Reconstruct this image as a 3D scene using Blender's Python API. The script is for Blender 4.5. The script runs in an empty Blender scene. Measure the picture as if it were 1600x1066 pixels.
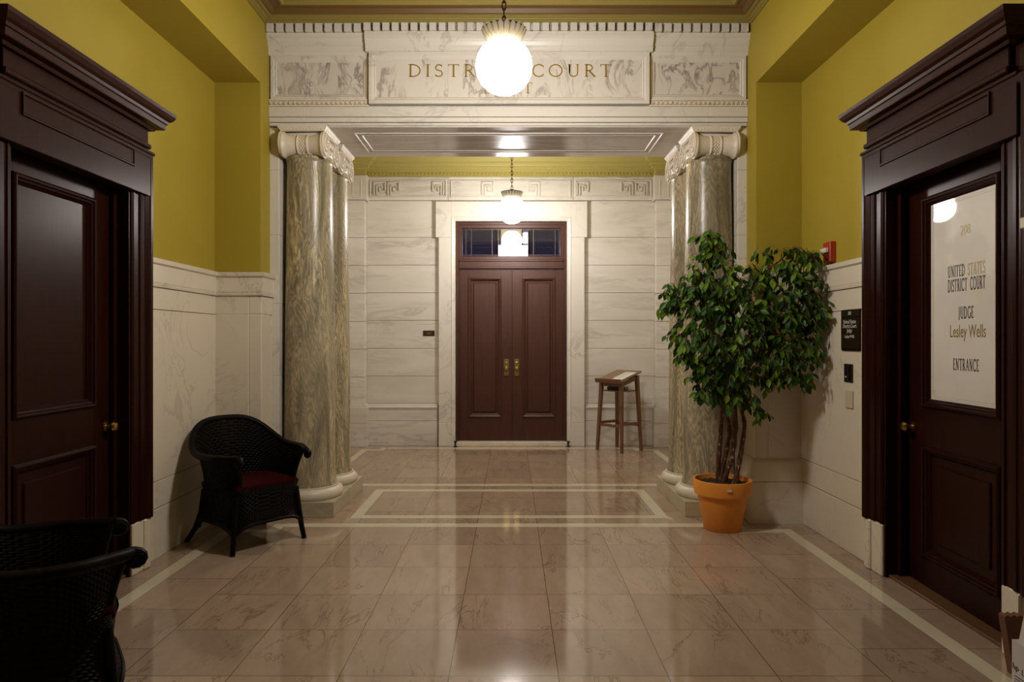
import bpy, bmesh, math, random
from mathutils import Vector, Matrix, noise
random.seed(7)
PI = math.pi
sc = bpy.context.scene
C = sc.collection
# ------------------------------------------------------------------ camera, world, exposure
CAMZ = 1.45; F = 1070.0; CX = 799.0; CY = 531.0
cam_d = bpy.data.cameras.new('camera'); cam = bpy.data.objects.new('camera', cam_d); C.objects.link(cam)
cam.location = (0, 0, CAMZ); cam.rotation_euler = (PI/2, 0, 0)
cam_d.sensor_width = 36; cam_d.lens = F*36/1600; cam_d.shift_x = (800-CX)/1600; cam_d.shift_y = -(533-CY)/1600
cam_d.clip_start = 0.02; cam_d.clip_end = 60
sc.camera = cam
w = bpy.data.worlds.new('world'); sc.world = w; w.use_nodes = True
w.node_tree.nodes['Background'].inputs[0].default_value = (0.8, 0.72, 0.6, 1)
w.node_tree.nodes['Background'].inputs[1].default_value = 0.0
sc.view_settings.view_transform = 'Standard'; sc.view_settings.look = 'None'
sc.view_settings.gamma = 1; sc.view_settings.use_curve_mapping = False
sc.view_settings.exposure = 1.36
GLOBE_FRONT = 45.0; GLOBE_REAR = 37.0
GLOBE_COL = (1.0, 0.955, 0.92)

def P(px, py, Y):
    return Vector(((px-CX)/F*Y, Y, CAMZ-(py-CY)/F*Y))

# ------------------------------------------------------------------ materials
def lin(c):
    return tuple(((v/255)/12.92 if v/255 <= .04045 else ((v/255+.055)/1.055)**2.4) for v in c)
class NT:
    def __init__(s, name):
        s.m = bpy.data.materials.new(name); s.m.use_nodes = True
        s.t = s.m.node_tree; s.b = s.t.nodes['Principled BSDF']
    def n(s, typ, **kw):
        nd = s.t.nodes.new(typ)
        for k, v in kw.items():
            if k.startswith('i_'): nd.inputs[k[2:].replace('_', ' ')].default_value = v
            else: setattr(nd, k, v)
        return nd
    def l(s, a, b): s.t.links.new(a, b)
    def coord(s, scale=(1, 1, 1), rot=(0, 0, 0), rnd=False):
        tc = s.n('ShaderNodeTexCoord'); mp = s.n('ShaderNodeMapping')
        mp.inputs['Scale'].default_value = scale; mp.inputs['Rotation'].default_value = rot
        s.l(tc.outputs['Object'], mp.inputs['Vector'])
        if rnd:
            oi = s.n('ShaderNodeObjectInfo'); mu = s.n('ShaderNodeVectorMath', operation='SCALE'); mu.inputs['Scale'].default_value = 1
            cb = s.n('ShaderNodeCombineXYZ'); ml = s.n('ShaderNodeMath', operation='MULTIPLY'); ml.inputs[1].default_value = 13.7
            s.l(oi.outputs['Random'], ml.inputs[0])
            for k in range(3): s.l(ml.outputs[0], cb.inputs[k])
            ad = s.n('ShaderNodeVectorMath', operation='ADD'); s.l(mp.outputs[0], ad.inputs[0]); s.l(cb.outputs[0], ad.inputs[1])
            return ad.outputs[0]
        return mp.outputs[0]
    def noise(s, vec, scale, detail=4, rough=.55, dist=0):
        nd = s.n('ShaderNodeTexNoise'); nd.inputs['Scale'].default_value = scale; nd.inputs['Detail'].default_value = detail
        nd.inputs['Roughness'].default_value = rough; nd.inputs['Distortion'].default_value = dist
        s.l(vec, nd.inputs['Vector']); return nd
    def ramp(s, fac, stops):
        r = s.n('ShaderNodeValToRGB'); e = r.color_ramp.elements
        while len(e) > len(stops): e.remove(e[-1])
        while len(e) < len(stops): e.new(0.5)
        for q, (p, c) in zip(e, stops):
            q.position = p; q.color = (*c, 1) if len(c) == 3 else c
        s.l(fac, r.inputs[0]); return r.outputs[0]
    def mix(s, f, a, b, typ='MIX'):
        m = s.n('ShaderNodeMix', data_type='RGBA', blend_type=typ)
        for sock, v in ((m.inputs[0], f), (m.inputs[6], a), (m.inputs[7], b)):
            if isinstance(v, (int, float)): sock.default_value = v
            elif isinstance(v, tuple): sock.default_value = (*v, 1)[:4]
            else: s.l(v, sock)
        return m.outputs[2]
    def bump(s, h, st=.2, d=.01):
        b = s.n('ShaderNodeBump'); b.inputs['Strength'].default_value = st; b.inputs['Distance'].default_value = d
        s.l(h, b.inputs['Height']); s.l(b.outputs[0], s.b.inputs['Normal'])
    def fin(s, col=None, rough=.5, metal=0, coat=0, spec=.5):
        if col is not None:
            if isinstance(col, tuple): s.b.inputs['Base Color'].default_value = (*col, 1)
            else: s.l(col, s.b.inputs['Base Color'])
        if isinstance(rough, (int, float)): s.b.inputs['Roughness'].default_value = rough
        else: s.l(rough, s.b.inputs['Roughness'])
        s.b.inputs['Metallic'].default_value = metal; s.b.inputs['Coat Weight'].default_value = coat
        s.b.inputs['Coat Roughness'].default_value = .08
        s.b.inputs['Specular IOR Level'].default_value = spec
        return s.m
W3 = lambda v: (v, v, v)
def marble(name, base, vein, scale=1.2, stretch=(1, 1, 1), rot=(0, 0, 0), width=.035, amt=.7, rough=.3, cloud=.5, coat=0, c2=None, gate=(.42, .62)):
    t = NT(name); v = t.coord(stretch, rot, True)
    n1 = t.noise(v, scale, 7, .6, .8)
    vm = t.ramp(n1.outputs['Fac'], [(.5-width, W3(0)), (.5, W3(1)), (.5+width, W3(0))])
    n2 = t.noise(v, scale*.6, 4, .5)
    gate = t.ramp(n2.outputs['Fac'], [(gate[0], W3(0)), (gate[1], W3(1))])
    m1 = t.n('ShaderNodeMath', operation='MULTIPLY'); t.l(vm, m1.inputs[0]); t.l(gate, m1.inputs[1])
    m2 = t.n('ShaderNodeMath', operation='MULTIPLY'); t.l(m1.outputs[0], m2.inputs[0]); m2.inputs[1].default_value = amt
    n3 = t.noise(v, scale*.9, 5, .6, .5)
    cl = t.ramp(n3.outputs['Fac'], [(.35, W3(0)), (.75, W3(1))])
    m3 = t.n('ShaderNodeMath', operation='MULTIPLY'); t.l(cl, m3.inputs[0]); m3.inputs[1].default_value = cloud
    a = t.mix(m3.outputs[0], base, c2 or tuple(.7*b+.3*vv for b, vv in zip(base, vein)))
    col = t.mix(m2.outputs[0], a, vein)
    return t.fin(col, rough, coat=coat)
MB = (.72, .665, .58)
M = {}
M['marble'] = marble('cream marble', MB, (.33, .29, .25), 1.3, width=.02, amt=.45, rough=.32, cloud=.25)
M['marble_wain'] = marble('wainscot marble', (.76, .67, .53), (.34, .29, .25), 2.2, width=.02, amt=.35, rough=.25, cloud=.2)
M['marble_streak'] = marble('streaked marble', (.72, .67, .59), (.34, .31, .28), 1.6, stretch=(.55, 1, 3.2), rot=(0, .10, 0), width=.05, amt=.5, rough=.3, cloud=.75, c2=(.56, .51, .42))
M['marble_panel'] = marble('veined panel marble', (.70, .64, .56), (.26, .20, .19), 6.0, stretch=(1.2, 1, .7), width=.05, amt=.95, rough=.35, cloud=.45, gate=(.30, .5))
M['marble_name'] = marble('name panel marble', (.72, .665, .58), (.25, .20, .18), 4.5, stretch=(1.6, 1, .6), rot=(0, .6, 0), width=.045, amt=.75, rough=.35, cloud=.3, gate=(.45, .6))
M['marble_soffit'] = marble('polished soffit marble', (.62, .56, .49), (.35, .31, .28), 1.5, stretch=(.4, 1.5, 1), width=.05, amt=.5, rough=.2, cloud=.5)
M['marble_cap'] = marble('carved capital marble', (.74, .65, .51), (.45, .38, .28), 3, width=.02, amt=.2, rough=.4, cloud=.3)
M['plinth'] = marble('yellow grey plinth marble', (.53, .46, .31), (.27, .24, .15), 2.5, stretch=(.6, .6, 3), width=.06, amt=.5, rough=.3, cloud=.7)
M['joint'] = NT('brown joint grout').fin((.34, .29, .20), .8)  # brown core wall showing between the marble slabs

def col_mat():
    t = NT('swirled green grey column marble'); v = t.coord((1, 1, .26), (0, 0, 0), True)
    nb = t.noise(v, 3.0, 4, .55)
    sub = t.n('ShaderNodeVectorMath', operation='SUBTRACT'); t.l(nb.outputs['Color'], sub.inputs[0]); sub.inputs[1].default_value = (.5, .5, .5)
    sc_ = t.n('ShaderNodeVectorMath', operation='SCALE'); t.l(sub.outputs[0], sc_.inputs[0]); sc_.inputs['Scale'].default_value = .75
    ad = t.n('ShaderNodeVectorMath', operation='ADD'); t.l(v, ad.inputs[0]); t.l(sc_.outputs[0], ad.inputs[1])
    wv = t.n('ShaderNodeTexWave', wave_type='BANDS', bands_direction='DIAGONAL'); t.l(ad.outputs[0], wv.inputs['Vector'])
    wv.inputs['Scale'].default_value = 12; wv.inputs['Distortion'].default_value = 6.5; wv.inputs['Detail'].default_value = 5
    wv.inputs['Detail Scale'].default_value = 1.6; wv.inputs['Detail Roughness'].default_value = .62
    c = t.ramp(wv.outputs['Fac'], [(0, (.33, .29, .20)), (.2, (.43, .385, .27)), (.42, (.54, .48, .35)), (.58, (.44, .40, .30)), (.8, (.60, .53, .38)), (1, (.74, .65, .48))])
    n2 = t.noise(ad.outputs[0], 28, 5, .7, 1.0)
    f = t.ramp(n2.outputs['Fac'], [(.44, W3(0)), (.5, W3(1)), (.56, W3(0))])
    mm = t.n('ShaderNodeMath', operation='MULTIPLY'); t.l(f, mm.inputs[0]); mm.inputs[1].default_value = .42
    c2 = t.mix(mm.outputs[0], c, (.15, .12, .07))
    n3 = t.noise(ad.outputs[0], 1.8, 3, .5)
    f3 = t.ramp(n3.outputs['Fac'], [(.42, W3(0)), (.64, W3(.6))])
    c3 = t.mix(f3, c2, (.33, .29, .23))
    v5 = t.coord((1, 1, .12), (0, 0, 0), True)
    n5 = t.noise(v5, 5.5, 5, .6, 1.5)
    big = t.ramp(n5.outputs['Fac'], [(.30, (.45, .42, .34)), (.48, (.80, .76, .66)), (.56, (1.05, .98, .84)), (.70, (1.25, 1.18, 1.0))])
    c3 = t.mix(1.0, c3, big, 'MULTIPLY')
    return t.fin(c3, .30, spec=.4)
M['column'] = col_mat()

def paint():
    t = NT('olive yellow wall paint'); v = t.coord()
    n = t.noise(v, 1.3, 3)
    c = t.ramp(n.outputs['Fac'], [(.3, (.365, .272, .028)), (.7, (.40, .30, .034))])
    n2 = t.noise(v, 160, 2); t.bump(n2.outputs['Fac'], .12, .002)
    return t.fin(c, .55, spec=.3)
M['paint'] = paint()
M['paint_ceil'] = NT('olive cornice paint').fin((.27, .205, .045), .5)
M['paint_groove_shade'] = NT('brown cornice groove shade').fin((.15, .078, .016), .5)  # shade of the cornice groove put into a brown colour
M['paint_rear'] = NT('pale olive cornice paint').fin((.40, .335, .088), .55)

def wood(name, a, b, rough=.25, sc_=(14, 14, 1.2), coat=.1, spec=.5):
    t = NT(name); v = t.coord(sc_, (0, 0, 0), True)
    n = t.noise(v, 2.5, 6, .6, .6)
    c = t.ramp(n.outputs['Fac'], [(.3, a), (.7, b)])
    t.b.inputs['Specular Tint'].default_value = (1, .80, .74, 1)
    t.bump(n.outputs['Fac'], .05, .002)
    return t.fin(c, rough, coat=coat, spec=spec)
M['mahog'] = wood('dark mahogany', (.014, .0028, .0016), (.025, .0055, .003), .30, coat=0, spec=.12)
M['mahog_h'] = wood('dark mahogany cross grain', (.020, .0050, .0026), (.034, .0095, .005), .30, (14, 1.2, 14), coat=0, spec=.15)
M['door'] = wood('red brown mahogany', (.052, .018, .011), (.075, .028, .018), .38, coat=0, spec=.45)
M['oak'] = wood('worn brown oak', (.11, .048, .020), (.18, .085, .038), .4, (20, 20, 3))
M['oak_top'] = wood('worn oak desk top', (.17, .10, .04), (.26, .16, .07), .35, (4, 20, 20))
M['brass'] = NT('aged brass').fin((.55, .38, .13), .3, metal=1)
M['bronze'] = NT('dark bronze').fin((.075, .05, .028), .38, metal=.8)
M['gold'] = NT('gold leaf lettering').fin((.36, .24, .055), .35, metal=.35)
M['gold_worn'] = NT('worn gold lettering').fin((.56, .42, .20), .5, metal=.1)
M['ink'] = NT('dark brown lettering').fin((.05, .033, .014), .45)
M['offwhite'] = NT('off white print').fin((.65, .60, .52), .5)
M['black'] = NT('black plastic').fin((.012, .011, .010), .35)
M['cream_plastic'] = NT('cream plastic').fin((.60, .52, .36), .4)
M['red'] = NT('red alarm housing').fin((.42, .035, .015), .35)
M['lens'] = NT('clear strobe lens').fin((.75, .72, .68), .12)
M['paper'] = NT('white paper').fin((.78, .74, .68), .6)
M['carton'] = NT('white carton').fin((.60, .55, .54), .5)
M['bag'] = NT('brown kraft paper').fin((.15, .06, .03), .8)
M['gilt'] = NT('patinated gilt casting').fin((.042, .033, .019), .6, spec=.1)
M['neck'] = NT('dark lamp neck').fin((.012, .011, .013), .7, spec=.05)
M['iron'] = NT('dark iron chain').fin((.10, .07, .045), .45, metal=.7)
M['cushion'] = NT('dark red cushion cloth').fin((.028, .002, .002), .9, spec=.05)
M['soil'] = NT('dark potting soil').fin((.035, .022, .012), .95)

def wicker():
    t = NT('black brown wicker'); 
    uv = t.n('ShaderNodeUVMap')
    w1 = t.n('ShaderNodeTexChecker'); t.l(uv.outputs[0], w1.inputs['Vector']); w1.inputs['Scale'].default_value = 1
    sx = t.n('ShaderNodeSeparateXYZ'); t.l(uv.outputs[0], sx.inputs[0])
    def sinw(o):
        m = t.n('ShaderNodeMath', operation='MULTIPLY'); t.l(o, m.inputs[0]); m.inputs[1].default_value = PI
        s_ = t.n('ShaderNodeMath', operation='SINE'); t.l(m.outputs[0], s_.inputs[0])
        a = t.n('ShaderNodeMath', operation='ABSOLUTE'); t.l(s_.outputs[0], a.inputs[0]); return a.outputs[0]
    a, b = sinw(sx.outputs[0]), sinw(sx.outputs[1])
    mu = t.n('ShaderNodeMix', data_type='FLOAT'); t.l(w1.outputs['Fac'], mu.inputs[0]); t.l(a, mu.inputs[2]); t.l(b, mu.inputs[3])
    t.bump(mu.outputs[0], .9, .006)
    return t.fin((.0035, .002, .0015), .5, spec=.12)
M['wicker'] = wicker()

def terracotta():
    t = NT('orange terracotta'); v = t.coord((1, 1, 1), (0, 0, 0))
    n = t.noise(v, 9, 5); c = t.ramp(n.outputs['Fac'], [(.3, (.78, .27, .028)), (.7, (.86, .32, .04))])
    return t.fin(c, .55)
M['terra'] = terracotta()
def bark():
    t = NT('speckled red brown bark'); v = t.coord((1, 1, .5), (0, 0, 0))
    n = t.noise(v, 60, 4); c = t.ramp(n.outputs['Fac'], [(.45, (.075, .022, .012)), (.60, (.13, .045, .02)), (.66, (.45, .32, .16))])
    t.bump(n.outputs['Fac'], .5, .006)
    return t.fin(c, .6)
M['bark'] = bark()
def leafm():
    t = NT('ficus leaves'); g = t.n('ShaderNodeNewGeometry')
    c = t.ramp(g.outputs['Random Per Island'], [(0, (.012, .034, .008)), (.3, (.026, .075, .008)), (.6, (.075, .16, .012)), (.85, (.19, .28, .022)), (1, (.03, .085, .03))])
    t.fin(c, .45, spec=.25)
    t.b.inputs['Subsurface Weight'].default_value = 0
    tr = t.n('ShaderNodeBsdfTranslucent'); t.l(c, tr.inputs[0])
    mx = t.n('ShaderNodeMixShader'); mx.inputs[0].default_value = .25
    t.l(t.b.outputs[0], mx.inputs[1]); t.l(tr.outputs[0], mx.inputs[2])
    t.l(mx.outputs[0], t.t.nodes['Material Output'].inputs['Surface'])
    return t.m
M['leaf'] = leafm()

TILE = .472; TX0 = -.269; TY0 = 3.424
def floor_mat():
    t = NT('polished pink beige marble tiles')
    tc = t.n('ShaderNodeTexCoord'); sx = t.n('ShaderNodeSeparateXYZ'); t.l(tc.outputs['Object'], sx.inputs[0])
    def math_(op, a, b=None):
        m = t.n('ShaderNodeMath', operation=op)
        for k, v in enumerate((a, b)):
            if v is None: continue
            if isinstance(v, (int, float)): m.inputs[k].default_value = v
            else: t.l(v, m.inputs[k])
        return m.outputs[0]
    x, y = sx.outputs[0], sx.outputs[1]
    xs = math_('DIVIDE', math_('SUBTRACT', x, TX0), TILE); ys0 = math_('DIVIDE', math_('SUBTRACT', y, TY0), TILE)
    ax = math_('GREATER_THAN', math_('ABSOLUTE', math_('ADD', x, .03)), 1.655)   # outer files are set half a tile off
    ys = math_('ADD', ys0, math_('MULTIPLY', ax, .45))
    fx, fy = math_('FRACT', xs), math_('FRACT', ys)
    ix, iy = math_('FLOOR', xs), math_('FLOOR', ys)
    def edge(f): return math_('MINIMUM', f, math_('SUBTRACT', 1.0, f))
    e = math_('MINIMUM', edge(fx), edge(fy))
    grout = math_('LESS_THAN', e, .0045)
    cb = t.n('ShaderNodeCombineXYZ'); t.l(ix, cb.inputs[0]); t.l(iy, cb.inputs[1])
    wn = t.n('ShaderNodeTexWhiteNoise', noise_dimensions='3D'); t.l(cb.outputs[0], wn.inputs['Vector'])
    # each tile cut from another place and turned a little
    ofs = t.n('ShaderNodeVectorMath', operation='SCALE'); t.l(wn.outputs['Color'], ofs.inputs[0]); ofs.inputs['Scale'].default_value = 9
    ad = t.n('ShaderNodeVectorMath', operation='ADD'); t.l(tc.outputs['Object'], ad.inputs[0]); t.l(ofs.outputs[0], ad.inputs[1])
    mp = t.n('ShaderNodeMapping'); mp.inputs['Rotation'].default_value = (0, 0, .5); mp.inputs['Scale'].default_value = (3.0, .9, 1); t.l(ad.outputs[0], mp.inputs[0])
    n1 = t.noise(mp.outputs[0], 1.3, 8, .62, 1.2)
    vein = t.ramp(n1.outputs['Fac'], [(.485, W3(0)), (.5, W3(1)), (.515, W3(0))])
    n2 = t.noise(ad.outputs[0], 1.6, 2); gate = t.ramp(n2.outputs['Fac'], [(.44, W3(0)), (.58, W3(.75))])
    vm = math_('MULTIPLY', vein, gate)
    n3 = t.noise(mp.outputs[0], 3.5, 6, .65)
    base = t.ramp(n3.outputs['Fac'], [(.25, (.345, .24, .165)), (.75, (.45, .325, .235))])
    bri = t.ramp(wn.outputs['Value'], [(0, W3(.86)), (1, W3(1.08))])
    base = t.mix(1.0, base, bri, 'MULTIPLY')
    c = t.mix(vm, base, (.17, .10, .06))
    c = t.mix(grout, c, (.12, .075, .035))
    n4 = t.noise(tc.outputs['Object'], 3.0, 3)
    t.bump(n4.outputs['Fac'], .02, .01)
    t.b.inputs['IOR'].default_value = 1.55
    return t.fin(c, .085, coat=0, spec=.62)
M['floor'] = floor_mat()
M['inlay'] = marble('pale inlay marble', (.66, .58, .42), (.4, .33, .22), 4, width=.03, amt=.3, rough=.1, cloud=.5)

def emis(name, col, st):
    t = NT(name); t.b.inputs['Emission Color'].default_value = (*col, 1); t.b.inputs['Emission Strength'].default_value = st
    return t.fin((.8, .8, .8), .3)
M['globe_a'] = emis('lit opal glass globe', GLOBE_COL, GLOBE_FRONT)
M['globe_b'] = emis('lit opal glass globe rear', GLOBE_COL, GLOBE_REAR)
M['daylight'] = emis('daylit window pane', (.86, .90, 1.0), 3.5)
M['daylight_y'] = emis('daylit yellow blind', (1.0, .74, .34), .36)
def glass(name, col=(1, 1, 1), rough=0.0, mixf=None):
    t = NT(name); t.b.inputs['Transmission Weight'].default_value = 1.0; t.b.inputs['IOR'].default_value = 1.5
    return t.fin(col, rough)
def frosted():
    t = NT('pale frosted door glass'); v = t.coord()  # pale opaque base colour, faintly mottled
    n = t.noise(v, 2.5, 4); c = t.ramp(n.outputs['Fac'], [(.3, (.70, .65, .57)), (.7, (.78, .72, .64))])
    t.fin(c, .02, spec=.4)
    return t.m
M['frost'] = frosted()
def thin_glass():
    t = NT('clear transom glass')
    tr = t.n('ShaderNodeBsdfTransparent'); tr.inputs[0].default_value = (.85, .85, .95, 1)
    gl = t.n('ShaderNodeBsdfGlossy'); gl.inputs['Roughness'].default_value = .02
    fr = t.n('ShaderNodeFresnel'); fr.inputs[0].default_value = 1.5
    mx = t.n('ShaderNodeMixShader'); t.l(fr.outputs[0], mx.inputs[0]); t.l(tr.outputs[0], mx.inputs[1]); t.l(gl.outputs[0], mx.inputs[2])
    t.l(mx.outputs[0], t.t.nodes['Material Output'].inputs['Surface'])
    return t.m
M['thin_glass'] = thin_glass()
M['blue_wall'] = NT('blue grey room wall').fin((.50, .46, .60), .7)

# ------------------------------------------------------------------ mesh helpers
def obj(name, bm, mat, parent=None, smooth=False, **props):
    me = bpy.data.meshes.new(name)
    bmesh.ops.recalc_face_normals(bm, faces=bm.faces[:])
    bm.to_mesh(me); bm.free()
    if smooth:
        for p in me.polygons: p.use_smooth = True
        try: me.set_sharp_from_angle(angle=math.radians(38))
        except Exception: pass
    me.materials.append(M[mat] if isinstance(mat, str) else mat)
    o = bpy.data.objects.new(name, me); C.objects.link(o)
    if parent is not None: o.parent = parent
    for k, v in props.items(): o[k] = v
    return o
def struct(name, bm, mat, smooth=False): return obj(name, bm, mat, None, smooth, kind='structure')
def empty(name, loc=(0, 0, 0), rz=0, **props):
    o = bpy.data.objects.new(name, None); o.empty_display_size = .1; C.objects.link(o)
    o.location = loc; o.rotation_euler = (0, 0, rz)
    for k, v in props.items(): o[k] = v
    return o
def thing(name, label, cat, loc=(0, 0, 0), rz=0, group=None):
    o = empty(name, loc, rz, label=label, category=cat)
    if group: o['group'] = group
    return o
def B(): return bmesh.new()
def box(bm, x0, x1, y0, y1, z0, z1, bev=0, seg=1, M4=None):
    x0, x1 = sorted((x0, x1)); y0, y1 = sorted((y0, y1)); z0, z1 = sorted((z0, z1))
    g = bmesh.ops.create_cube(bm, size=1)['verts']
    for v in g:
        v.co = Vector((x0+(v.co.x+.5)*(x1-x0), y0+(v.co.y+.5)*(y1-y0), z0+(v.co.z+.5)*(z1-z0)))
    if bev > 0:
        es = list({e for v in g for e in v.link_edges})
        r = bmesh.ops.bevel(bm, geom=es, offset=bev, segments=seg, profile=.5, affect='EDGES')
        g = list({v for f in r['faces'] for v in f.verts} | {v for v in g if v.is_valid})
    if M4 is not None:
        for v in g: v.co = M4 @ v.co
    return bm
def prism(bm, pts, mapf, h0, h1):
    a = [bm.verts.new(mapf(u, v, h0)) for u, v in pts]; b = [bm.verts.new(mapf(u, v, h1)) for u, v in pts]
    n = len(pts)
    bm.faces.new(a); bm.faces.new(b[::-1])
    for i in range(n): bm.faces.new((a[i], a[(i+1) % n], b[(i+1) % n], b[i]))
def lathe(bm, prof, c=(0, 0, 0), seg=48, axis='z', cap=True):
    rings = []
    for r, h in prof:
        ring = []
        for i in range(seg):
            a = 2*PI*i/seg; x, y = r*math.cos(a), r*math.sin(a)
            p = {'z': (x, y, h), 'x': (h, x, y), 'y': (x, h, y)}[axis]
            ring.append(bm.verts.new(Vector(p)+Vector(c)))
        rings.append(ring)
    for a, b in zip(rings, rings[1:]):
        for i in range(seg): bm.faces.new((a[i], a[(i+1) % seg], b[(i+1) % seg], b[i]))
    if cap:
        for r, rg in ((prof[0][0], rings[0]), (prof[-1][0], rings[-1])):
            if r > 1e-5: bm.faces.new(rg)
    bmesh.ops.remove_doubles(bm, verts=[v for rg in (rings[0], rings[-1]) for v in rg], dist=1e-6)
def sweep(bm, path, prof, mapf, closed=False, cap=True):
    """path in (u,v), profile list of (d,h): d = offset to the left of travel, mitred."""
    n = len(path); P2 = [Vector(p) for p in path]; rows = []
    for i in range(n):
        if closed: a, b = P2[i-1], P2[(i+1) % n]
        else: a = P2[i-1] if i > 0 else None; b = P2[i+1] if i < n-1 else None
        def nrm(p, q): d = (q-p).normalized(); return Vector((-d.y, d.x))
        if a is None: m = nrm(P2[i], b)
        elif b is None: m = nrm(a, P2[i])
        else:
            n1, n2 = nrm(a, P2[i]), nrm(P2[i], b); m = (n1+n2); m = m/max(m.dot(n1), .15)
        rows.append([bm.verts.new(mapf(P2[i].x+m.x*d, P2[i].y+m.y*d, h)) for d, h in prof])
    k = len(prof)
    rng = range(n) if closed else range(n-1)
    for i in rng:
        r0, r1 = rows[i], rows[(i+1) % n]
        for j in range(k-1): bm.faces.new((r0[j], r0[j+1], r1[j+1], r1[j]))
    if cap and not closed and k > 2:
        bm.faces.new(rows[0]); bm.faces.new(rows[-1])
XY = lambda u, v, h: Vector((u, v, h))
def plane_map(o, U, V, Wd):
    o, U, V, Wd = map(Vector, (o, U, V, Wd))
    return lambda u, v, h: o+U*u+V*v+Wd*h
def tube(bm, pts, rad, seg=8, closed=False, cap=True):
    pts = [Vector(p) for p in pts]; n = len(pts)
    if not isinstance(rad, (list, tuple)): rad = [rad]*n
    rings = []; ref = None
    for i in range(n):
        if closed: t = pts[(i+1) % n]-pts[i-1]
        else: t = pts[min(i+1, n-1)]-pts[max(i-1, 0)]
        t.normalize()
        if ref is None: ref = t.orthogonal().normalized()
        else:
            ref = ref-t*ref.dot(t)
            ref = ref.normalized() if ref.length > 1e-6 else t.orthogonal().normalized()
        b = t.cross(ref)
        rings.append([bm.verts.new(pts[i]+(ref*math.cos(2*PI*j/seg)+b*math.sin(2*PI*j/seg))*rad[i]) for j in range(seg)])
    for i in range(n if closed else n-1):
        a, c = rings[i], rings[(i+1) % n]
        off = 0
        if closed and i == n-1:
            off = min(range(seg), key=lambda o: sum((a[j].co-c[(j+o) % seg].co).length for j in range(seg)))
        for j in range(seg): bm.faces.new((a[j], a[(j+1) % seg], c[(j+1+off) % seg], c[(j+off) % seg]))
    if cap and not closed: bm.faces.new(rings[0]); bm.faces.new(rings[-1])
def copy_tree(o, parent=None):
    c = o.copy(); C.objects.link(c); c.parent = parent
    for ch in [q for q in o.children]: copy_tree(ch, c)
    return c
def beam(bm, a, b, w0, w1=None, rz=0):
    """square bar from a to b"""
    a, b = Vector(a), Vector(b); w1 = w1 or w0
    for_ = []
    R = Matrix.Rotation(rz, 3, 'Z')
    for p, ww in ((a, w0), (b, w1)):
        for sx, sy in ((-1, -1), (1, -1), (1, 1), (-1, 1)):
            for_.append(bm.verts.new(p+R @ Vector((sx*ww/2, sy*ww/2, 0))))
    f = for_
    bm.faces.new(f[:4]); bm.faces.new(f[4:])
    for i in range(4): bm.faces.new((f[i], f[(i+1) % 4], f[4+(i+1) % 4], f[4+i]))

# ------------------------------------------------------------------ serif letters built from strokes (unit height)
def arc(cx, cy, rx, ry, a0, a1, n=14):
    return [(cx+rx*math.cos(math.radians(a0+(a1-a0)*i/n)), cy+ry*math.sin(math.radians(a0+(a1-a0)*i/n))) for i in range(n+1)]
TK, TN, SF = .12, .055, .045
def ser(x, y, wd=.26): return ([(x-wd/2, y), (x+wd/2, y)], SF)
GL = {
 'I': (.30, [([(.15, 0), (.15, 1)], TK), ser(.15, .022), ser(.15, .978)]),
 'T': (.80, [([(.40, 0), (.40, 1)], TK), ([(.02, .97), (.78, .97)], TN), ([(.04, .97), (.04, .84)], SF), ([(.76, .97), (.76, .84)], SF), ser(.40, .022)]),
 'D': (.88, [([(.15, 0), (.15, 1)], TK), ser(.13, .022), ser(.13, .978), ([(.15, .975)]+arc(.30, .5, .50, .475, 90, -90)+[(.15, .025)], .085)]),
 'S': (.60, [(arc(.30, .745, .21, .225, 30, 265, 12)+arc(.30, .265, .235, .24, 80, -150, 14), .09), ([(.50, .97), (.50, .80)], SF), ([(.08, .03), (.08, .2)], SF)]),
 'R': (.78, [([(.15, 0), (.15, 1)], TK), ser(.15, .022), ser(.15, .978), ([(.15, .97)]+arc(.30, .735, .25, .235, 90, -90)+[(.15, .50)], .08), ([(.34, .5), (.70, .03)], TK), ser(.73, .022, .16)]),
 'C': (.82, [(arc(.47, .5, .41, .48, 48, 312, 22), .09), ([(.76, .93), (.76, .74)], SF), ([(.76, .07), (.76, .24)], SF)]),
 'O': (.98, [(arc(.49, .5, .43, .475, 0, 360, 30), .09)]),
 'U': (.86, [([(.16, 1), (.16, .32)]+arc(.43, .32, .27, .295, 180, 360, 12)+[(.70, .32), (.70, 1)], .085), ([(.16, 1), (.16, .32)], TK), ser(.16, .978), ser(.70, .978, .22)]),
 'E': (.62, [([(.15, 0), (.15, 1)], TK), ([(.05, .975), (.54, .975)], TN), ([(.05, .025), (.58, .025)], TN), ([(.15, .5), (.46, .5)], TN), ([(.54, .98), (.54, .84)], SF), ([(.58, .02), (.58, .17)], SF)]),
 'A': (.86, [([(.10, .02), (.43, .98)], TN), ([(.43, 1), (.76, .02)], TK), ([(.22, .36), (.64, .36)], TN), ser(.10, .022, .2), ser(.76, .022, .24)]),
 'N': (.90, [([(.16, 0), (.16, 1)], TN), ([(.16, .98), (.74, .02)], TK), ([(.74, 0), (.74, 1)], TN), ser(.16, .022, .22), ser(.12, .978, .2), ser(.74, .978, .22)]),
 'J': (.40, [([(.22, 1), (.22, .12)]+arc(.08, .12, .14, .2, 0, -90, 6), TK), ser(.22, .978)]),
 'G': (.88, [(arc(.47, .5, .41, .48, 48, 325, 22), .09), ([(.76, .93), (.76, .74)], SF), ([(.80, .44), (.80, .08)], TK), ser(.80, .44, .24)]),
 ' ': (.45, []),
}
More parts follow.
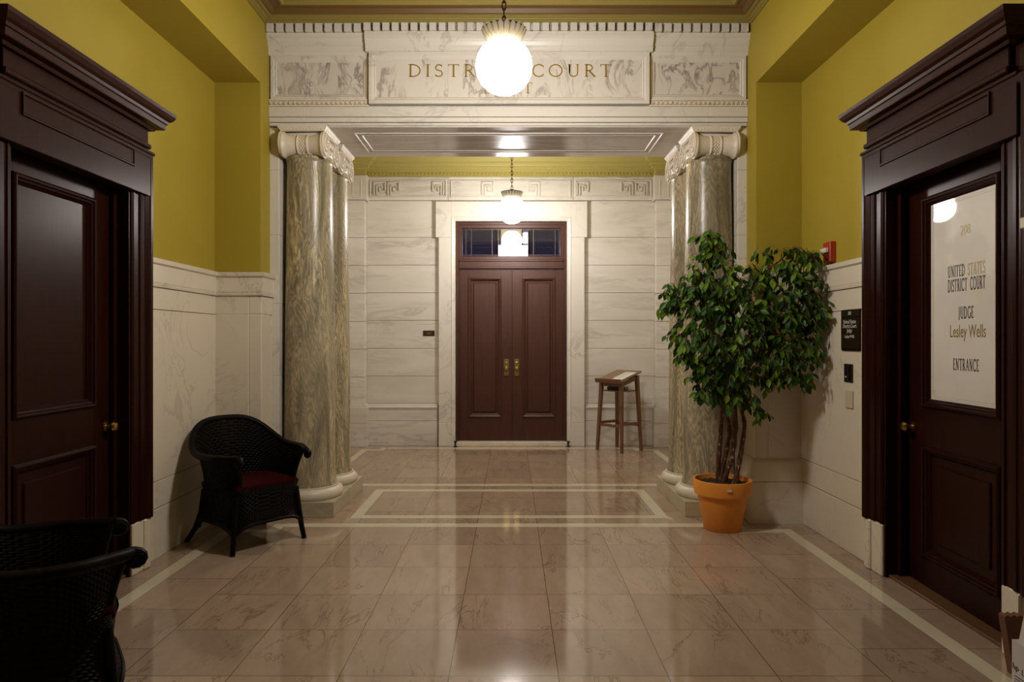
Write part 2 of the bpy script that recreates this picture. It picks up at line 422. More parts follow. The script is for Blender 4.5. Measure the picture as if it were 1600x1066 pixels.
def stroke(bm, pts, wd, mapf, h0, h1):
    pts = [Vector(p) for p in pts]; n = len(pts); L, R = [], []
    closed = n > 3 and (pts[0]-pts[-1]).length < 1e-4
    for i in range(n):
        if closed: t = pts[(i+1) % (n-1) if i >= n-1 else i+1]-(pts[i-1] if i > 0 else pts[-2])
        else: t = pts[min(i+1, n-1)]-pts[max(i-1, 0)]
        t.normalize(); nn = Vector((-t.y, t.x))*wd/2
        L.append(pts[i]+nn); R.append(pts[i]-nn)
    va = [[bm.verts.new(mapf(p.x, p.y, h)) for p in side] for side in (L, R) for h in (h0, h1)]
    L0, L1, R0, R1 = va
    for i in range(n-1):
        bm.faces.new((L1[i], L1[i+1], R1[i+1], R1[i])); bm.faces.new((L0[i], R0[i], R0[i+1], L0[i+1]))
        bm.faces.new((L0[i], L0[i+1], L1[i+1], L1[i])); bm.faces.new((R0[i], R1[i], R1[i+1], R0[i+1]))
    if not closed:
        for k in (0, n-1): bm.faces.new((L0[k], L1[k], R1[k], R0[k]))
def text_w(s, gap): return sum(GL[c][0]+gap for c in s)-gap
def serif_text(bm, s, u0, v0, height, width, mapf, h0, h1, gap=.22, bold=1.0):
    """text whose left end is at u0, baseline v0, scaled to the given total width"""
    k = width/text_w(s, gap); x = 0
    for c in s:
        for pts, wd in GL[c][1]:
            def mf(a, b, h, x=x): return mapf(u0+(x+a)*k, v0+b*height, h)
            stroke(bm, pts, wd*bold, mf, h0, h1)
        x += GL[c][0]+gap
def font_text(bm, s, uc, v0, size, mapf, h0, h1, xs=1.0):
    cu = bpy.data.curves.new('t', 'FONT'); cu.body = s; cu.size = size; cu.align_x = 'CENTER'; cu.resolution_u = 3
    cu.extrude = (h1-h0)/2
    to = bpy.data.objects.new('t', cu); C.objects.link(to)
    dg = bpy.context.evaluated_depsgraph_get(); me = bpy.data.meshes.new_from_object(to.evaluated_get(dg))
    bpy.data.objects.remove(to); bpy.data.curves.remove(cu)
    k = len(bm.verts); bm.from_mesh(me); bm.verts.ensure_lookup_table()
    for v in bm.verts[k:]:
        v.co = mapf(uc+v.co.x*xs, v0+v.co.y, (h0+h1)/2+v.co.z)
    bpy.data.meshes.remove(me)

# ------------------------------------------------------------------ setting dimensions
MID = -.025
A_WALL, A_BEAM, A_JAMB = 2.345, 1.98, 1.905   # half widths: side walls, beam face, opening jamb
sX = lambda s, a: MID+s*a
Y_STUB, Y_JAMB, Y_BACKJ = 5.47, 5.69, 6.66
Z_SOF, Z_BEAM, Z_CEIL = 3.227, 3.505, 4.10
Y_NEAR, Y_FAR = -2.6, 9.40
D0, D1, DZ = 3.17, 4.19, 2.44                  # side door opening along Y, head height
SIDES = ((-1, 'left'), (1, 'right'))

bm = B(); box(bm, -2.9, 2.9, Y_NEAR-.2, 9.75, -.12, 0); struct('floor', bm, 'floor')
bm = B(); box(bm, -2.9, 2.9, Y_NEAR-.2, 9.75, Z_CEIL+.02, Z_CEIL+.2); struct('ceiling', bm, 'paint')

for s, nm in SIDES:
    x0, x1 = sX(s, A_WALL), sX(s, A_WALL+.32)
    bm = B()
    box(bm, x0, x1, D1, Y_FAR+.3, 0, Z_CEIL+.02)
    box(bm, x0, x1, Y_NEAR, D0, 0, Z_CEIL+.02)
    box(bm, x0, x1, D0, D1, DZ, Z_CEIL+.02)
    struct('wall_'+nm, bm, 'paint')
    # dropped beam running along the wall + the stub it lands on
    bm = B(); box(bm, sX(s, A_BEAM), x0, Y_NEAR, Y_JAMB, Z_BEAM, Z_CEIL+.02)
    box(bm, sX(s, A_BEAM), x0, Y_STUB, Y_JAMB, 1.9, Z_BEAM)
    struct('trim_1' if s < 0 else 'trim_2', bm, 'paint')
    # marble jamb of the opening, and marble lining of the rear vestibule
    bm = B()
    zs = [0, .505, 1.15, 1.75, 2.32, 2.86, Z_SOF]
    for a, b in zip(zs, zs[1:]): box(bm, sX(s, A_JAMB), x0, Y_JAMB, Y_BACKJ, a, b, .004)
    box(bm, sX(s, A_WALL-.05), x0, Y_BACKJ, Y_FAR, 0, 3.68)
    struct('wall_%s_jamb' % nm, bm, 'marble')
    # wainscot on the side wall and round the stub
    bm = B(); wx = sX(s, A_WALL-.02)
    spans = [(4.40, 5.45)] + [(Y_NEAR, 3.03)]
    rows = [(0, .328), (.333, .508), (.512, 1.648), (1.652, 1.80)]
    for ya, yb in spans:
        for za, zb in rows: box(bm, wx, x0, ya, yb, za, zb, .003)
        f = plane_map((wx, 0, 0), (0, 1, 0), (0, 0, 1), (-s, 0, 0))
    # cap moulding as a mitred run: wall then stub front then stub return
    cap = [(.0, 1.80), (.012, 1.80), (.016, 1.815), (.006, 1.822), (.012, 1.83), (.012, 1.945), (.03, 1.955), (.034, 1.985), (-.02, 1.988)]
    pr = [(-s*d, z) for d, z in cap]
    path = [(wx, 4.39), (wx, Y_STUB-.03), (sX(s, A_BEAM-.02), Y_STUB-.03), (sX(s, A_BEAM-.02), Y_JAMB)]
    # left of travel going +Y is -X; room side is +X for the left wall
    prf = [(s*d if True else d, z) for d, z in cap]
    sweep(bm, path, prf, XY)
    sweep(bm, [(wx, Y_NEAR), (wx, 3.03)], prf, XY)
    # stub front slabs
    fx = sX(s, A_BEAM-.02)
    for za, zb in [(0.4, 1.648), (1.652, 1.80)]:
        box(bm, fx, sX(s, A_BEAM+.08), Y_STUB-.03, Y_JAMB, za, zb, .008, 2)
        box(bm, sX(s, A_BEAM+.083), x0, Y_STUB-.03, Y_JAMB-.05, za, zb, .003)
    box(bm, fx-s*-.004, x0, Y_STUB-.027, Y_JAMB-.06, .45, 1.795)
    struct('trim_3' if s < 0 else 'trim_4', bm, 'marble_wain')
    # base of the stub with rounded top
    bm = B()
    base = [(0, 0), (.045, 0), (.045, .325), (.037, .328), (.045, .332), (.045, .435), (.043, .455), (.036, .478), (.022, .497), (0, .508)]
    pth = [(x0, Y_STUB-.03), (fx, Y_STUB-.03), (fx, Y_JAMB), (sX(s, A_JAMB-.0), Y_JAMB)]
    sweep(bm, [(x0, Y_STUB-.03), (fx, Y_STUB-.03), (fx, Y_JAMB)], [(s*d, z) for d, z in base], XY)
    box(bm, fx, x0, Y_STUB-.03, Y_JAMB, 0, .50)
    struct('baseboard_'+nm, bm, 'marble_wain', True)

bm = B(); box(bm, -2.9, 2.9, Y_NEAR-.2, Y_NEAR, 0, Z_CEIL+.02); struct('wall_rear', bm, 'mahog')

# ceiling cornice (runs round the beam faces and the entablature)
ring = [(sX(-1, A_BEAM), Y_NEAR), (sX(1, A_BEAM), Y_NEAR), (sX(1, A_BEAM), 5.56), (sX(-1, A_BEAM), 5.56)]
bm = B(); sweep(bm, ring, [(0, 4.022), (.018, 4.022), (.020, 4.034), (.035, 4.036), (.038, 4.046), (.062, 4.050), (.066, 4.041), (.080, 4.043), (.082, 4.07), (0, 4.12)], XY, closed=True)
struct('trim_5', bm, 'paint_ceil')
bm = B(); sweep(bm, ring, [(.080, 4.060), (.086, 4.052), (.105, 4.054), (.12, 4.085), (.20, 4.088), (.20, 4.12), (.080, 4.12)], XY, closed=True)  # recessed groove, its shade painted brown
struct('trim_6', bm, 'paint_groove_shade')
bm = B(); sweep(bm, ring, [(.20, 4.07), (.222, 4.062), (.235, 4.07), (.24, 4.09), (.30, 4.10), (.30, 4.12), (.20, 4.12)], XY, closed=True)
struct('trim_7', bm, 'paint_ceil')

# ------------------------------------------------------------------ entablature over the opening
ent = thing('entablature', 'white marble entablature spanning the columns, gold DISTRICT COURT lettering on its middle panel', 'entablature', (0, 5.66, Z_SOF))
def epart(name, bm, mat, smooth=False, **k):
    for v in bm.verts: v.co -= Vector((0, 5.66, Z_SOF))
    return obj(name, bm, mat, ent, smooth, **k)
XL, XR = sX(-1, A_BEAM), sX(1, A_BEAM)
bm = B()
box(bm, XL, XR, 5.70, 6.60, Z_SOF, Z_CEIL)
for za, zb, y in ((Z_SOF, 3.248, 5.675), (3.252, 3.291, 5.665), (3.294, 3.375, 5.655)):
    xs = [XL, -1.73, XR] if za > 3.3 else [XL, XL+.3, 1.62, XR]
    xs = [XL, XL+.30, 1.64, XR]
    for a, b in zip(xs, xs[1:]): box(bm, a, b, y, 5.71, za, zb, .0025)
epart('architrave', bm, 'marble')
# frieze blocks: side frames and middle tablet
def frame(bm, x0, x1, z0, z1, xi0, xi1, zi0, zi1, y):
    f = lambda u, v, h: Vector((u, y-h, v))
    d = ((xi0-x0)+(x1-xi1))/4
    sweep(bm, [(x0, z0), (x1, z0), (x1, z1), (x0, z1)], [(0, -.05), (0, 0), (d*.9, 0)], f, closed=True)
    # inner splay down to the panel
    sweep(bm, [(x0, z0), (x1, z0), (x1, z1), (x0, z1)], [(d*.9, 0), (d*1.5, -.012), (d*1.6, -.006), (d*2.05, -.02)], f, closed=True)
px2x = lambda px, Y=5.66: (px-CX)/F*Y
bm = B()
SL = (XL+.012, px2x(576)); SRt = (px2x(1015), XR-.012); CT = (px2x(577.5), px2x(1013.5))
frame(bm, SL[0], SL[1], 3.436, 3.80, SL[0]+.05, SL[1]-.05, 3.49, 3.74, 5.665)
frame(bm, SRt[0], SRt[1], 3.436, 3.80, SRt[0]+.05, SRt[1]-.05, 3.49, 3.74, 5.665)
frame(bm, CT[0], CT[1], 3.391, 3.815, CT[0]+.06, CT[1]-.06, 3.45, 3.755, 5.625)
epart('frieze_frame', bm, 'marble')
for a, b, z0, z1, y, m in ((SL[0]+.03, SL[1]-.03, 3.475, 3.76, 5.683, 'marble_panel'), (SRt[0]+.03, SRt[1]-.03, 3.475, 3.76, 5.683, 'marble_panel'), (CT[0]+.03, CT[1]-.03, 3.43, 3.78, 5.6415, 'marble_name')):
    bm = B(); box(bm, a, b, y, y+.03, z0, z1); epart('frieze_panel', bm, m)
# leaf band beneath the side panels
bm = B()
for a, b in ((XL, CT[0]-.005), (CT[1]+.005, XR)):
    bm = B()
    box(bm, a, b, 5.655, 5.70, 3.378, 3.392, .002); box(bm, a, b, 5.650, 5.70, 3.425, 3.436, .002); box(bm, a, b, 5.67, 5.70, 3.39, 3.43)
    n = int((b-a)/.038); st = (b-a)/n
    for i in range(n):
        xc = a+(i+.5)*st
        f = plane_map((xc, 5.67, 3.392), (1, 0, 0), (0, 0, 1), (0, -1, 0))
        prism(bm, [(-.016, .033), (-.012, .012), (0, 0), (.012, .012), (.016, .033), (.006, .028), (0, .033), (-.006, .028)], f, 0, .014)
        stroke(bm, [(.019, .033), (.019, .002)], .005, f, 0, .010)
    epart('leaf_moulding', bm, 'marble_cap')
# cyma and dentils
cy = lambda y0: [(5.70-y0, 3.80), (5.70-y0+.0, 3.81)]
bm = B()
def runx(bm, a, b, pr):  # pr = (y,z)
    va = [bm.verts.new((a, y, z)) for y, z in pr]; vb = [bm.verts.new((b, y, z)) for y, z in pr]
    for i in range(len(pr)-1): bm.faces.new((va[i], va[i+1], vb[i+1], vb[i]))
    bm.faces.new(va); bm.faces.new(vb)
runx(bm, XL, CT[0]-.02, [(5.70, 3.80), (5.66, 3.80), (5.655, 3.825), (5.648, 3.828), (5.645, 3.868), (5.632, 3.873), (5.628, 3.905), (5.61, 3.92), (5.608, 3.945), (5.60, 3.95), (5.60, 3.962), (5.70, 3.962)])
runx(bm, CT[1]+.02, XR, [(5.70, 3.80), (5.66, 3.80), (5.655, 3.825), (5.648, 3.828), (5.645, 3.868), (5.632, 3.873), (5.628, 3.905), (5.61, 3.92), (5.608, 3.945), (5.60, 3.95), (5.60, 3.962), (5.70, 3.962)])
runx(bm, CT[0]-.025, CT[1]+.025, [(5.70, 3.815), (5.612, 3.815), (5.610, 3.828), (5.606, 3.84), (5.60, 3.86), (5.588, 3.885), (5.575, 3.905), (5.570, 3.93), (5.570, 3.962), (5.70, 3.962)])
box(bm, XL, XR, 5.63, 5.70, 3.96, 4.10)
box(bm, XL-.0, XR, 5.555, 5.66, 4.032, 4.05, .002)
epart('cornice', bm, 'marble')
bm = B()
pitch = 14.5/F*5.58
for a, b, y in ((XL+.005, CT[0]-.035, 5.575), (CT[0]-.03, CT[1]+.03, 5.550), (CT[1]+.035, XR-.002, 5.575)):
    n = round((b-a)/pitch); st = (b-a)/n
    for i in range(n): box(bm, a+i*st+st*.02, a+i*st+st*.74, y, y+.09, 3.965, 4.032, .0015)
epart('dentil_band', bm, 'marble')
# lettering
bm = B(); f = plane_map((0, 5.6415, 0), (1, 0, 0), (0, 0, 1), (0, -1, 0))
ly = 5.64
zt, zb_ = CAMZ+(CY-100.5)/F*ly, CAMZ+(CY-120)/F*ly
a, b = px2x(638, ly), px2x(956, ly)
k_ = (b-a)/text_w('DISTRICT COURT', .30)
serif_text(bm, 'DISTRICT', a, zb_, zt-zb_, k_*text_w('DISTRICT', .30), f, -.002, .0025, .30); epart('lettering', bm, 'gold', label='gold letters reading DISTRICT')
bm = B(); wc = k_*text_w('COURT', .30)
serif_text(bm, 'COURT', b-wc, zb_, zt-zb_, wc, f, -.002, .0025, .30); epart('lettering', bm, 'gold', label='gold letters reading COURT')
bm = B()
zt, zb_ = CAMZ+(CY-129)/F*ly, CAMZ+(CY-146)/F*ly
a, b = px2x(756, ly), px2x(832, ly)
serif_text(bm, 'EAST', a, zb_, zt-zb_, b-a, f, -.002, .0025, .45)
epart('lettering', bm, 'gold', label='small gold letters mostly behind the globe')
# polished soffit with inset frame lines
bm = B(); box(bm, XL, XR, 5.69, 6.60, Z_SOF-.012, Z_SOF+.001); epart('soffit_slab', bm, 'marble_soffit')
bm = B(); f = lambda u, v, h: Vector((u, v, Z_SOF-.012-h))
for d in (0, .05):
    sweep(bm, [(-1.345+d, 5.84+d), (1.30-d, 5.84+d), (1.30-d, 6.44-d), (-1.345+d, 6.44-d)], [(0, 0), (.003, .008), (.009, .008), (.014, 0)], f, closed=True)
epart('soffit_moulding', bm, 'marble')

# ------------------------------------------------------------------ columns
def make_column(label, group, x, y):
    t = thing('column', label, 'column', (x, y, 0), 0, group)
    bm = B(); box(bm, -.272, .272, -.272, .272, 0, .125, .003); obj('plinth', bm, 'plinth', t)
    bm = B(); lathe(bm, [(.235, .12), (.262, .128), (.277, .15), (.279, .168), (.272, .19), (.255, .205), (.238, .212), (.238, .226), (.2, .226)], seg=64); obj('base_ring', bm, 'marble_cap', t, True)
    pr = [(.228, .22), (.228, .232), (.218, .26), (.212, .32)]
    for i in range(13):
        q = i/12; pr.append((.211-.024*q**1.6, .36+q*2.50))
    pr += [(.1865, 2.93), (.190, 2.95), (.197, 2.958), (.197, 2.975), (.188, 2.983), (.15, 2.985)]
    bm = B(); lathe(bm, pr, seg=72); obj('shaft', bm, 'column', t, True)
    cap = B()
    # echinus with egg ring
    lathe(cap, [(.180, 2.985), (.186, 2.99), (.192, 3.01), (.196, 3.04), (.18, 3.06)], seg=48)
    for i in range(40):
        a = 2*PI*i/40
        bmesh.ops.create_icosphere(cap, subdivisions=1, radius=.010, matrix=Matrix.Translation((.184*math.cos(a), .184*math.sin(a), 2.993)) @ Matrix.Diagonal((1, 1, 1, 1)))
    for i in range(24):
        a = 2*PI*i/24
        bmesh.ops.create_icosphere(cap, subdivisions=2, radius=.018, matrix=Matrix.Translation((.188*math.cos(a), .188*math.sin(a), 3.03)) @ Matrix.Diagonal((1, 1, 1.35, 1)))
    e = obj('echinus', cap, 'marble_cap', t, True)
    # abacus
    bm = B()
    sweep(bm, [(-.19, -.215), (.19, -.215), (.19, .215), (-.19, .215)], [(.03, 3.17), (.006, 3.172), (.004, 3.178), (-.012, 3.20), (-.014, 3.214), (.0, 3.214), (.19, 3.2145)], XY, closed=True)
    bmesh.ops.contextual_create(bm, geom=[]) if False else None
    for k in range(12):
        for sy in (-1, 1):
            xx = -.17+.34*(k+.5)/12
            bmesh.ops.create_icosphere(bm, subdivisions=1, radius=.010, matrix=Matrix.Translation((xx, sy*.217, 3.192)) @ Matrix.Diagonal((1, .7, 1.1, 1)))
            bmesh.ops.create_icosphere(bm, subdivisions=1, radius=.010, matrix=Matrix.Translation((sy*.192, xx*1.15, 3.192)) @ Matrix.Diagonal((.7, 1, 1.1, 1)))
    obj('abacus', bm, 'marble_cap', t, True)
    # two bolsters with rolled ends, axis along X
    for sy in (-1, 1):
        bm = B(); cy_, cz = sy*.165, 3.066
        pr = [(.02, -.175), (.100, -.175), (.108, -.170), (.108, -.158), (.098, -.150), (.088, -.12), (.078, -.075), (.074, -.05), (.082, -.046), (.084, -.038), (.078, -.034), (.072, -.028), (.070, 0)]
        pr = pr+[(r, -h) for r, h in pr[::-1][1:]]
        lathe(bm, pr, (0, cy_, cz), 40, 'x')
        for k in range(-2, 3):
            for j in range(16):
                a = 2*PI*j/16+.2*(k % 2)
                bmesh.ops.create_icosphere(bm, subdivisions=1, radius=.009, matrix=Matrix.Translation((k*.012, cy_+.071*math.cos(a), cz+.071*math.sin(a))))
        bo = obj('bolster', bm, 'marble_cap', t, True)
        for sx in (-1, 1):
            bm = B(); pts = []; rr = []
            for j in range(70):
                q = j/69; a = -PI/2*sy*0+PI/2+sy*sx*0-sy*(q*2.6*2*PI)
                r = .098*(1-q)**1.0+.012
                pts.append((sx*(.178+.018*q), cy_+r*math.cos(a), cz+r*math.sin(a))); rr.append(.0095-.004*q)
            tube(bm, pts, rr, 6)
            lathe(bm, [(.001, .172), (.092, .172), (.088, .180), (.05, .184), (.03, .190), (.001, .190)] if sx > 0 else [(.001, -.172), (.092, -.172), (.088, -.180), (.05, -.184), (.03, -.190), (.001, -.190)], (0, cy_, cz), 32, 'x', cap=False)
            bmesh.ops.create_icosphere(bm, subdivisions=2, radius=.019, matrix=Matrix.Translation((sx*.194, cy_, cz)))
            obj('volute', bm, 'marble_cap', bo, True)
    # channel band joining the volutes, with egg and dart and honeysuckle leaves
    bm = B()
    box(bm, -.165, .165, -.17, .17, 3.04, 3.172, .01)
    for sx in (-1, 1):
        box(bm, sx*.165, sx*.186, -.16, .16, 3.148, 3.170, .004)
        for k in range(5):
            yy = -.10+.05*k
            bmesh.ops.create_icosphere(bm, subdivisions=2, radius=.021, matrix=Matrix.Translation((sx*.18, yy, 3.095)) @ Matrix.Diagonal((.8, .8, 1.35, 1)))
        for sy in (-1, 1):
            for k in range(4):
                a = math.radians(20+22*k)
                beam(bm, (sx*.187, sy*.115, 3.14), (sx*.187, sy*(.115-.06*math.cos(a)), 3.14-.07*math.sin(a)), .011, .004)
    obj('channel_band', bm, 'marble_cap', t, True)
    return t
GC = 'swirled marble columns carrying the entablature'
for lab, x, y in (('swirled grey green marble column behind the black wicker chair, front of the left pair', -1.72, 5.85),
                  ('swirled marble column at the left, rear one of its pair', -1.72, 6.40),
                  ('swirled grey marble column behind the potted ficus, front of the right pair', 1.69, 5.87),
                  ('swirled marble column at the right, rear one of its pair', 1.69, 6.42)):
    make_column(lab, GC, x, y)

# ------------------------------------------------------------------ rear vestibule wall
def bx(px, Y=9.40): return (px-CX)/F*Y
def bz(py, Y=9.40): return CAMZ-(py-CY)/F*Y
DX0, DX1, DTOP = bx(711.5, 9.36), bx(886, 9.36), bz(345.5, 9.36)
bm = B()
box(bm, -2.7, DX0, 9.43, 9.75, 0, Z_CEIL); box(bm, DX1, 2.7, 9.43, 9.75, 0, Z_CEIL); box(bm, DX0, DX1, 9.43, 9.75, DTOP, Z_CEIL)
struct('wall_back', bm, 'joint')
ys = [313.8, 371, 414.3, 457.7, 501, 544.5, 588, 631]
bm = B(); 
WL, WR = bx(573), bx(1022.5)
SOL, SOR = bx(684), bx(914)
for a, b in zip(ys, ys[1:]):
    for x0, x1 in ((WL, SOL+.03), (SOR-.03, WR)):
        if a < 314: x0, x1 = (x0, SOL+.0) if x0 < 0 else (SOR, x1)
        box(bm, x0, x1, 9.40, 9.45, bz(b)+.002, bz(a)-.002, .003)
# plinth courses
for x0, x1 in ((WL, SOL), (SOR, WR)):
    box(bm, x0, x1, 9.38, 9.45, bz(658, 9.38)+.002, bz(637, 9.38), .003)
    box(bm, x0, x1, 9.375, 9.45, 0, bz(658, 9.38)-.002, .003)
    f = plane_map((0, 0, 0), (1, 0, 0), (0, 1, 0), (0, 0, 1))
    runx(bm, x0, x1, [(9.45, bz(631)), (9.40, bz(631)), (9.385, bz(634)), (9.365, bz(636)), (9.365, bz(637.5)), (9.45, bz(637.5))])
struct('wall_back_facing', bm, 'marble_streak')
# end pilasters
for s in (-1, 1):
    bm = B(); pxo = sX(s, A_WALL-.05); pxi = WL if s < 0 else WR
    yy = [313.8-1, 371.5, 415, 458.5, 502.5, 546, 589.5, 632]
    for a, b in zip(yy, yy[1:]): box(bm, pxo, pxi-s*0, 9.27, 9.45, bz(b, 9.27)+.002, bz(a, 9.27)-.002, .003)
    box(bm, pxo, pxi-s*.035, 9.24, 9.45, bz(662, 9.24), bz(637, 9.24), .004)
    box(bm, pxo, pxi-s*.04, 9.235, 9.45, 0, bz(662, 9.24)-.003, .004)
    box(bm, pxo, pxi-s*.02, 9.25, 9.45, bz(637, 9.25), bz(632, 9.25), .004)
    box(bm, pxo, pxi-s*.03, 9.26, 9.45, bz(312, 9.26), 3.68, .004)
    f = plane_map((0, 9.26, 0), (1, 0, 0), (0, 0, 1), (0, -1, 0))
    xa, xb = sorted((pxi+s*.04, pxi+s*.17))
    sweep(bm, [(xa, bz(309, 9.26)), (xb, bz(309, 9.26)), (xb, bz(280, 9.26)), (xa, bz(280, 9.26))], [(0, 0), (.004, .006), (.012, .006), (.016, 0)], f, closed=True)
    struct('trim_8' if s < 0 else 'trim_9', bm, 'marble_streak')
# greek key frieze: three slabs
bm = B(); zt, zb_ = 3.68, bz(313.5)
fr = plane_map((0, 9.395, 0), (1, 0, 0), (0, 0, 1), (0, -1, 0))
for a, b in ((WL, bx(700)-.002), (bx(700)+.002, bx(895.5)-.002), (bx(895.5)+.002, WR)):
    box(bm, a, b, 9.395, 9.45, zb_+.002, zt, .003)
box(bm, WL, WR, 9.385, 9.45, bz(276.5), 3.68, .003)
struct('trim_10', bm, 'marble_streak')
key = B()
for x0, x1 in ((578, 698), (704, 892), (898.5, 1018)):
    a, b, z0, z1 = bx(x0), bx(x1), bz(308.5), bz(282)
    sweep(key, [(a, z0), (b, z0), (b, z1), (a, z1)], [(0, 0), (.003, .020), (.014, .020), (.017, 0)], fr, closed=True)
    sweep(key, [(a+.04, z0+.035), (b-.04, z0+.035), (b-.04, z1-.035), (a+.04, z1-.035)], [(0, 0), (.003, .006), (.009, .006), (.012, 0)], fr, closed=True) if False else None
def meander(bm, xc, flip):
    h = bz(285.5)-bz(305.5); z0 = bz(305.5); w_ = h*.86
    pts = [(0, 0), (0, 1), (1, 1), (1, .28), (.5, .28), (.5, .62)]
    pts2 = [(.24, 0), (.24, .76), (.76, .76), (.76, .0)]
    for pp in (pts, [(.24, 0), (.24, .74), (.74, .74), (.74, .52)]):
        q = [(xc+flip*(u-.5)*w_, z0+v*h) for u, v in pp]
        for p0, p1 in zip(q, q[1:]):
            stroke(bm, [p0, p1], .017, fr, -.002, .022)
for xc, fl in ((594, 1), (615.5, 1), (685, -1), (762, 1), (834, -1), (910, 1), (979, -1), (1001.5, -1)):
    meander(key, bx(xc), fl)
for a, b in ((628, 674), (774, 822), (920, 968)):
    for z in (286, 305):
        stroke(key, [(bx(a), bz(z)), (bx(b), bz(z))], .012, fr, -.002, .008)
obj('greek_key_carving', key, 'marble_streak', None, False, kind='structure').name = 'trim_11'
# olive cornice of the vestibule, breaking round the pilasters
bm = B()
pth = [(sX(-1, A_WALL-.05), Y_BACKJ), (sX(-1, A_WALL-.05), 9.25), (WL, 9.25), (WL, 9.385), (WR, 9.385), (WR, 9.25), (sX(1, A_WALL-.05), 9.25), (sX(1, A_WALL-.05), Y_BACKJ)]
prf = [(0, 3.68), (.02, 3.683), (.02, 3.70), (.012, 3.703), (.012, 3.745), (.03, 3.75), (.045, 3.765), (.06, 3.768), (.065, 3.80), (.09, 3.81), (.10, 3.825), (.105, 3.845), (.14, 3.86), (.17, 3.90), (.20, 3.96), (.25, 4.0), (.25, 4.02), (.34, 4.03), (.34, 4.12), (0, 4.12)]
sweep(bm, pth, [(-d, z) for d, z in prf], XY)
x = WL+.03
while x < WR-.02:
    bmesh.ops.create_icosphere(bm, subdivisions=1, radius=.018, matrix=Matrix.Translation((x, 9.372, 3.722)) @ Matrix.Diagonal((.9, .6, 1.1, 1)))
    x += .052
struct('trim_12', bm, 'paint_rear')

# rear door surround in marble
bm = B()
EL, ER = bx(680.5, 9.33), bx(917.8, 9.33); SL_, SR_ = bx(685.3, 9.33), bx(913.5, 9.33)
yS = 9.33
ze = bz(371, yS); zt = bz(314.5, yS)
box(bm, EL, DX0-.05, yS, 9.45, ze+.001, zt, .004); box(bm, DX1+.05, ER, yS, 9.45, ze+.001, zt, .004)
box(bm, DX0-.052, DX1+.052, yS, 9.45, DTOP+.05, zt, .004)
for a, b in ((SL_, DX0-.05), (DX1+.05, SR_)):
    box(bm, a, b, yS, 9.45, bz(661, yS)+.001, ze-.001, .004); box(bm, a, b, yS-.008, 9.45, 0, bz(661, yS)-.001, .004)
f = plane_map((0, yS, 0), (1, 0, 0), (0, 0, 1), (0, -1, 0))
sweep(bm, [(DX0, 0), (DX0, DTOP), (DX1, DTOP), (DX1, 0)], [(.055, -.02), (.055, .0), (.045, .008), (.02, -.004), (.012, -.004), (.01, -.02), (0, -.02), (0, -.13)], f)
struct('trim_13', bm, 'marble')
# threshold step
bm = B(); box(bm, DX0+.002, DX1-.002, 9.33, 9.75, 0, .052, .004); struct('trim_14', bm, 'marble_wain')

# ------------------------------------------------------------------ rear double door
YD = 9.47
d1 = empty('door_1', ((DX0+DX1)/2, YD, .05), 0, kind='structure')
DC = Vector(((DX0+DX1)/2, YD, .05))
def dpart(name, bm, mat, parent=None, smooth=False, **k):
    for v in bm.verts: v.co -= DC
    return obj(name, bm, mat, parent or d1, smooth, **k)
q = lambda px: (px-CX)/F*YD
qz = lambda py: CAMZ-(py-CY)/F*YD
fd = plane_map((0, YD, 0), (1, 0, 0), (0, 0, 1), (0, -1, 0))
bm = B()
fx0, fx1, fz = DX0+.004, DX1-.004, DTOP-.004
sweep(bm, [(fx0, .055), (fx0, fz), (fx1, fz), (fx1, .055)], [(0, -.04), (0, .03), (-.03, .03), (-.034, .02), (-.042, .02), (-.042, -.04)], fd)
zb0, zb1 = qz(420), qz(405)
box(bm, fx0+.042, fx1-.042, YD-.03, YD+.04, zb0, zb1, .004); box(bm, fx0+.042, fx1-.042, YD-.045, YD, qz(409), qz(406), .004)
box(bm, fx0+.042, fx1-.042, YD-.04, YD, qz(420), qz(417), .003)
dpart('door_frame', bm, 'door')
bm = B()
tz0, tz1 = zb1, fz-.042
gx0, gx1, gz0, gz1 = q(722.5), q(877), qz(401), qz(360)
sweep(bm, [(fx0+.042, tz0), (fx1-.042, tz0), (fx1-.042, tz1), (fx0+.042, tz1)], [(0, -.03), (0, .012), (.028, .012), (.036, .003), (.04, .003), (.042, -.03)], fd, closed=True)
tr = dpart('transom_sash', bm, 'door')
bm = B(); box(bm, fx0+.07, fx1-.07, YD+.008, YD+.014, tz0+.03, tz1-.03); dpart('transom_glass', bm, 'thin_glass', tr)
bm = B()
for px in (728, 736.5, 769, 778.5, 825, 833.5, 867.5, 873.5): beam(bm, (q(px), YD+.004, tz0+.03), (q(px), YD+.004, tz1-.03), .006)
for z in (tz0+.055, tz1-.055): box(bm, fx0+.07, fx1-.07, YD+.001, YD+.007, z-.003, z+.003)
dpart('lead_came', bm, 'iron', tr)
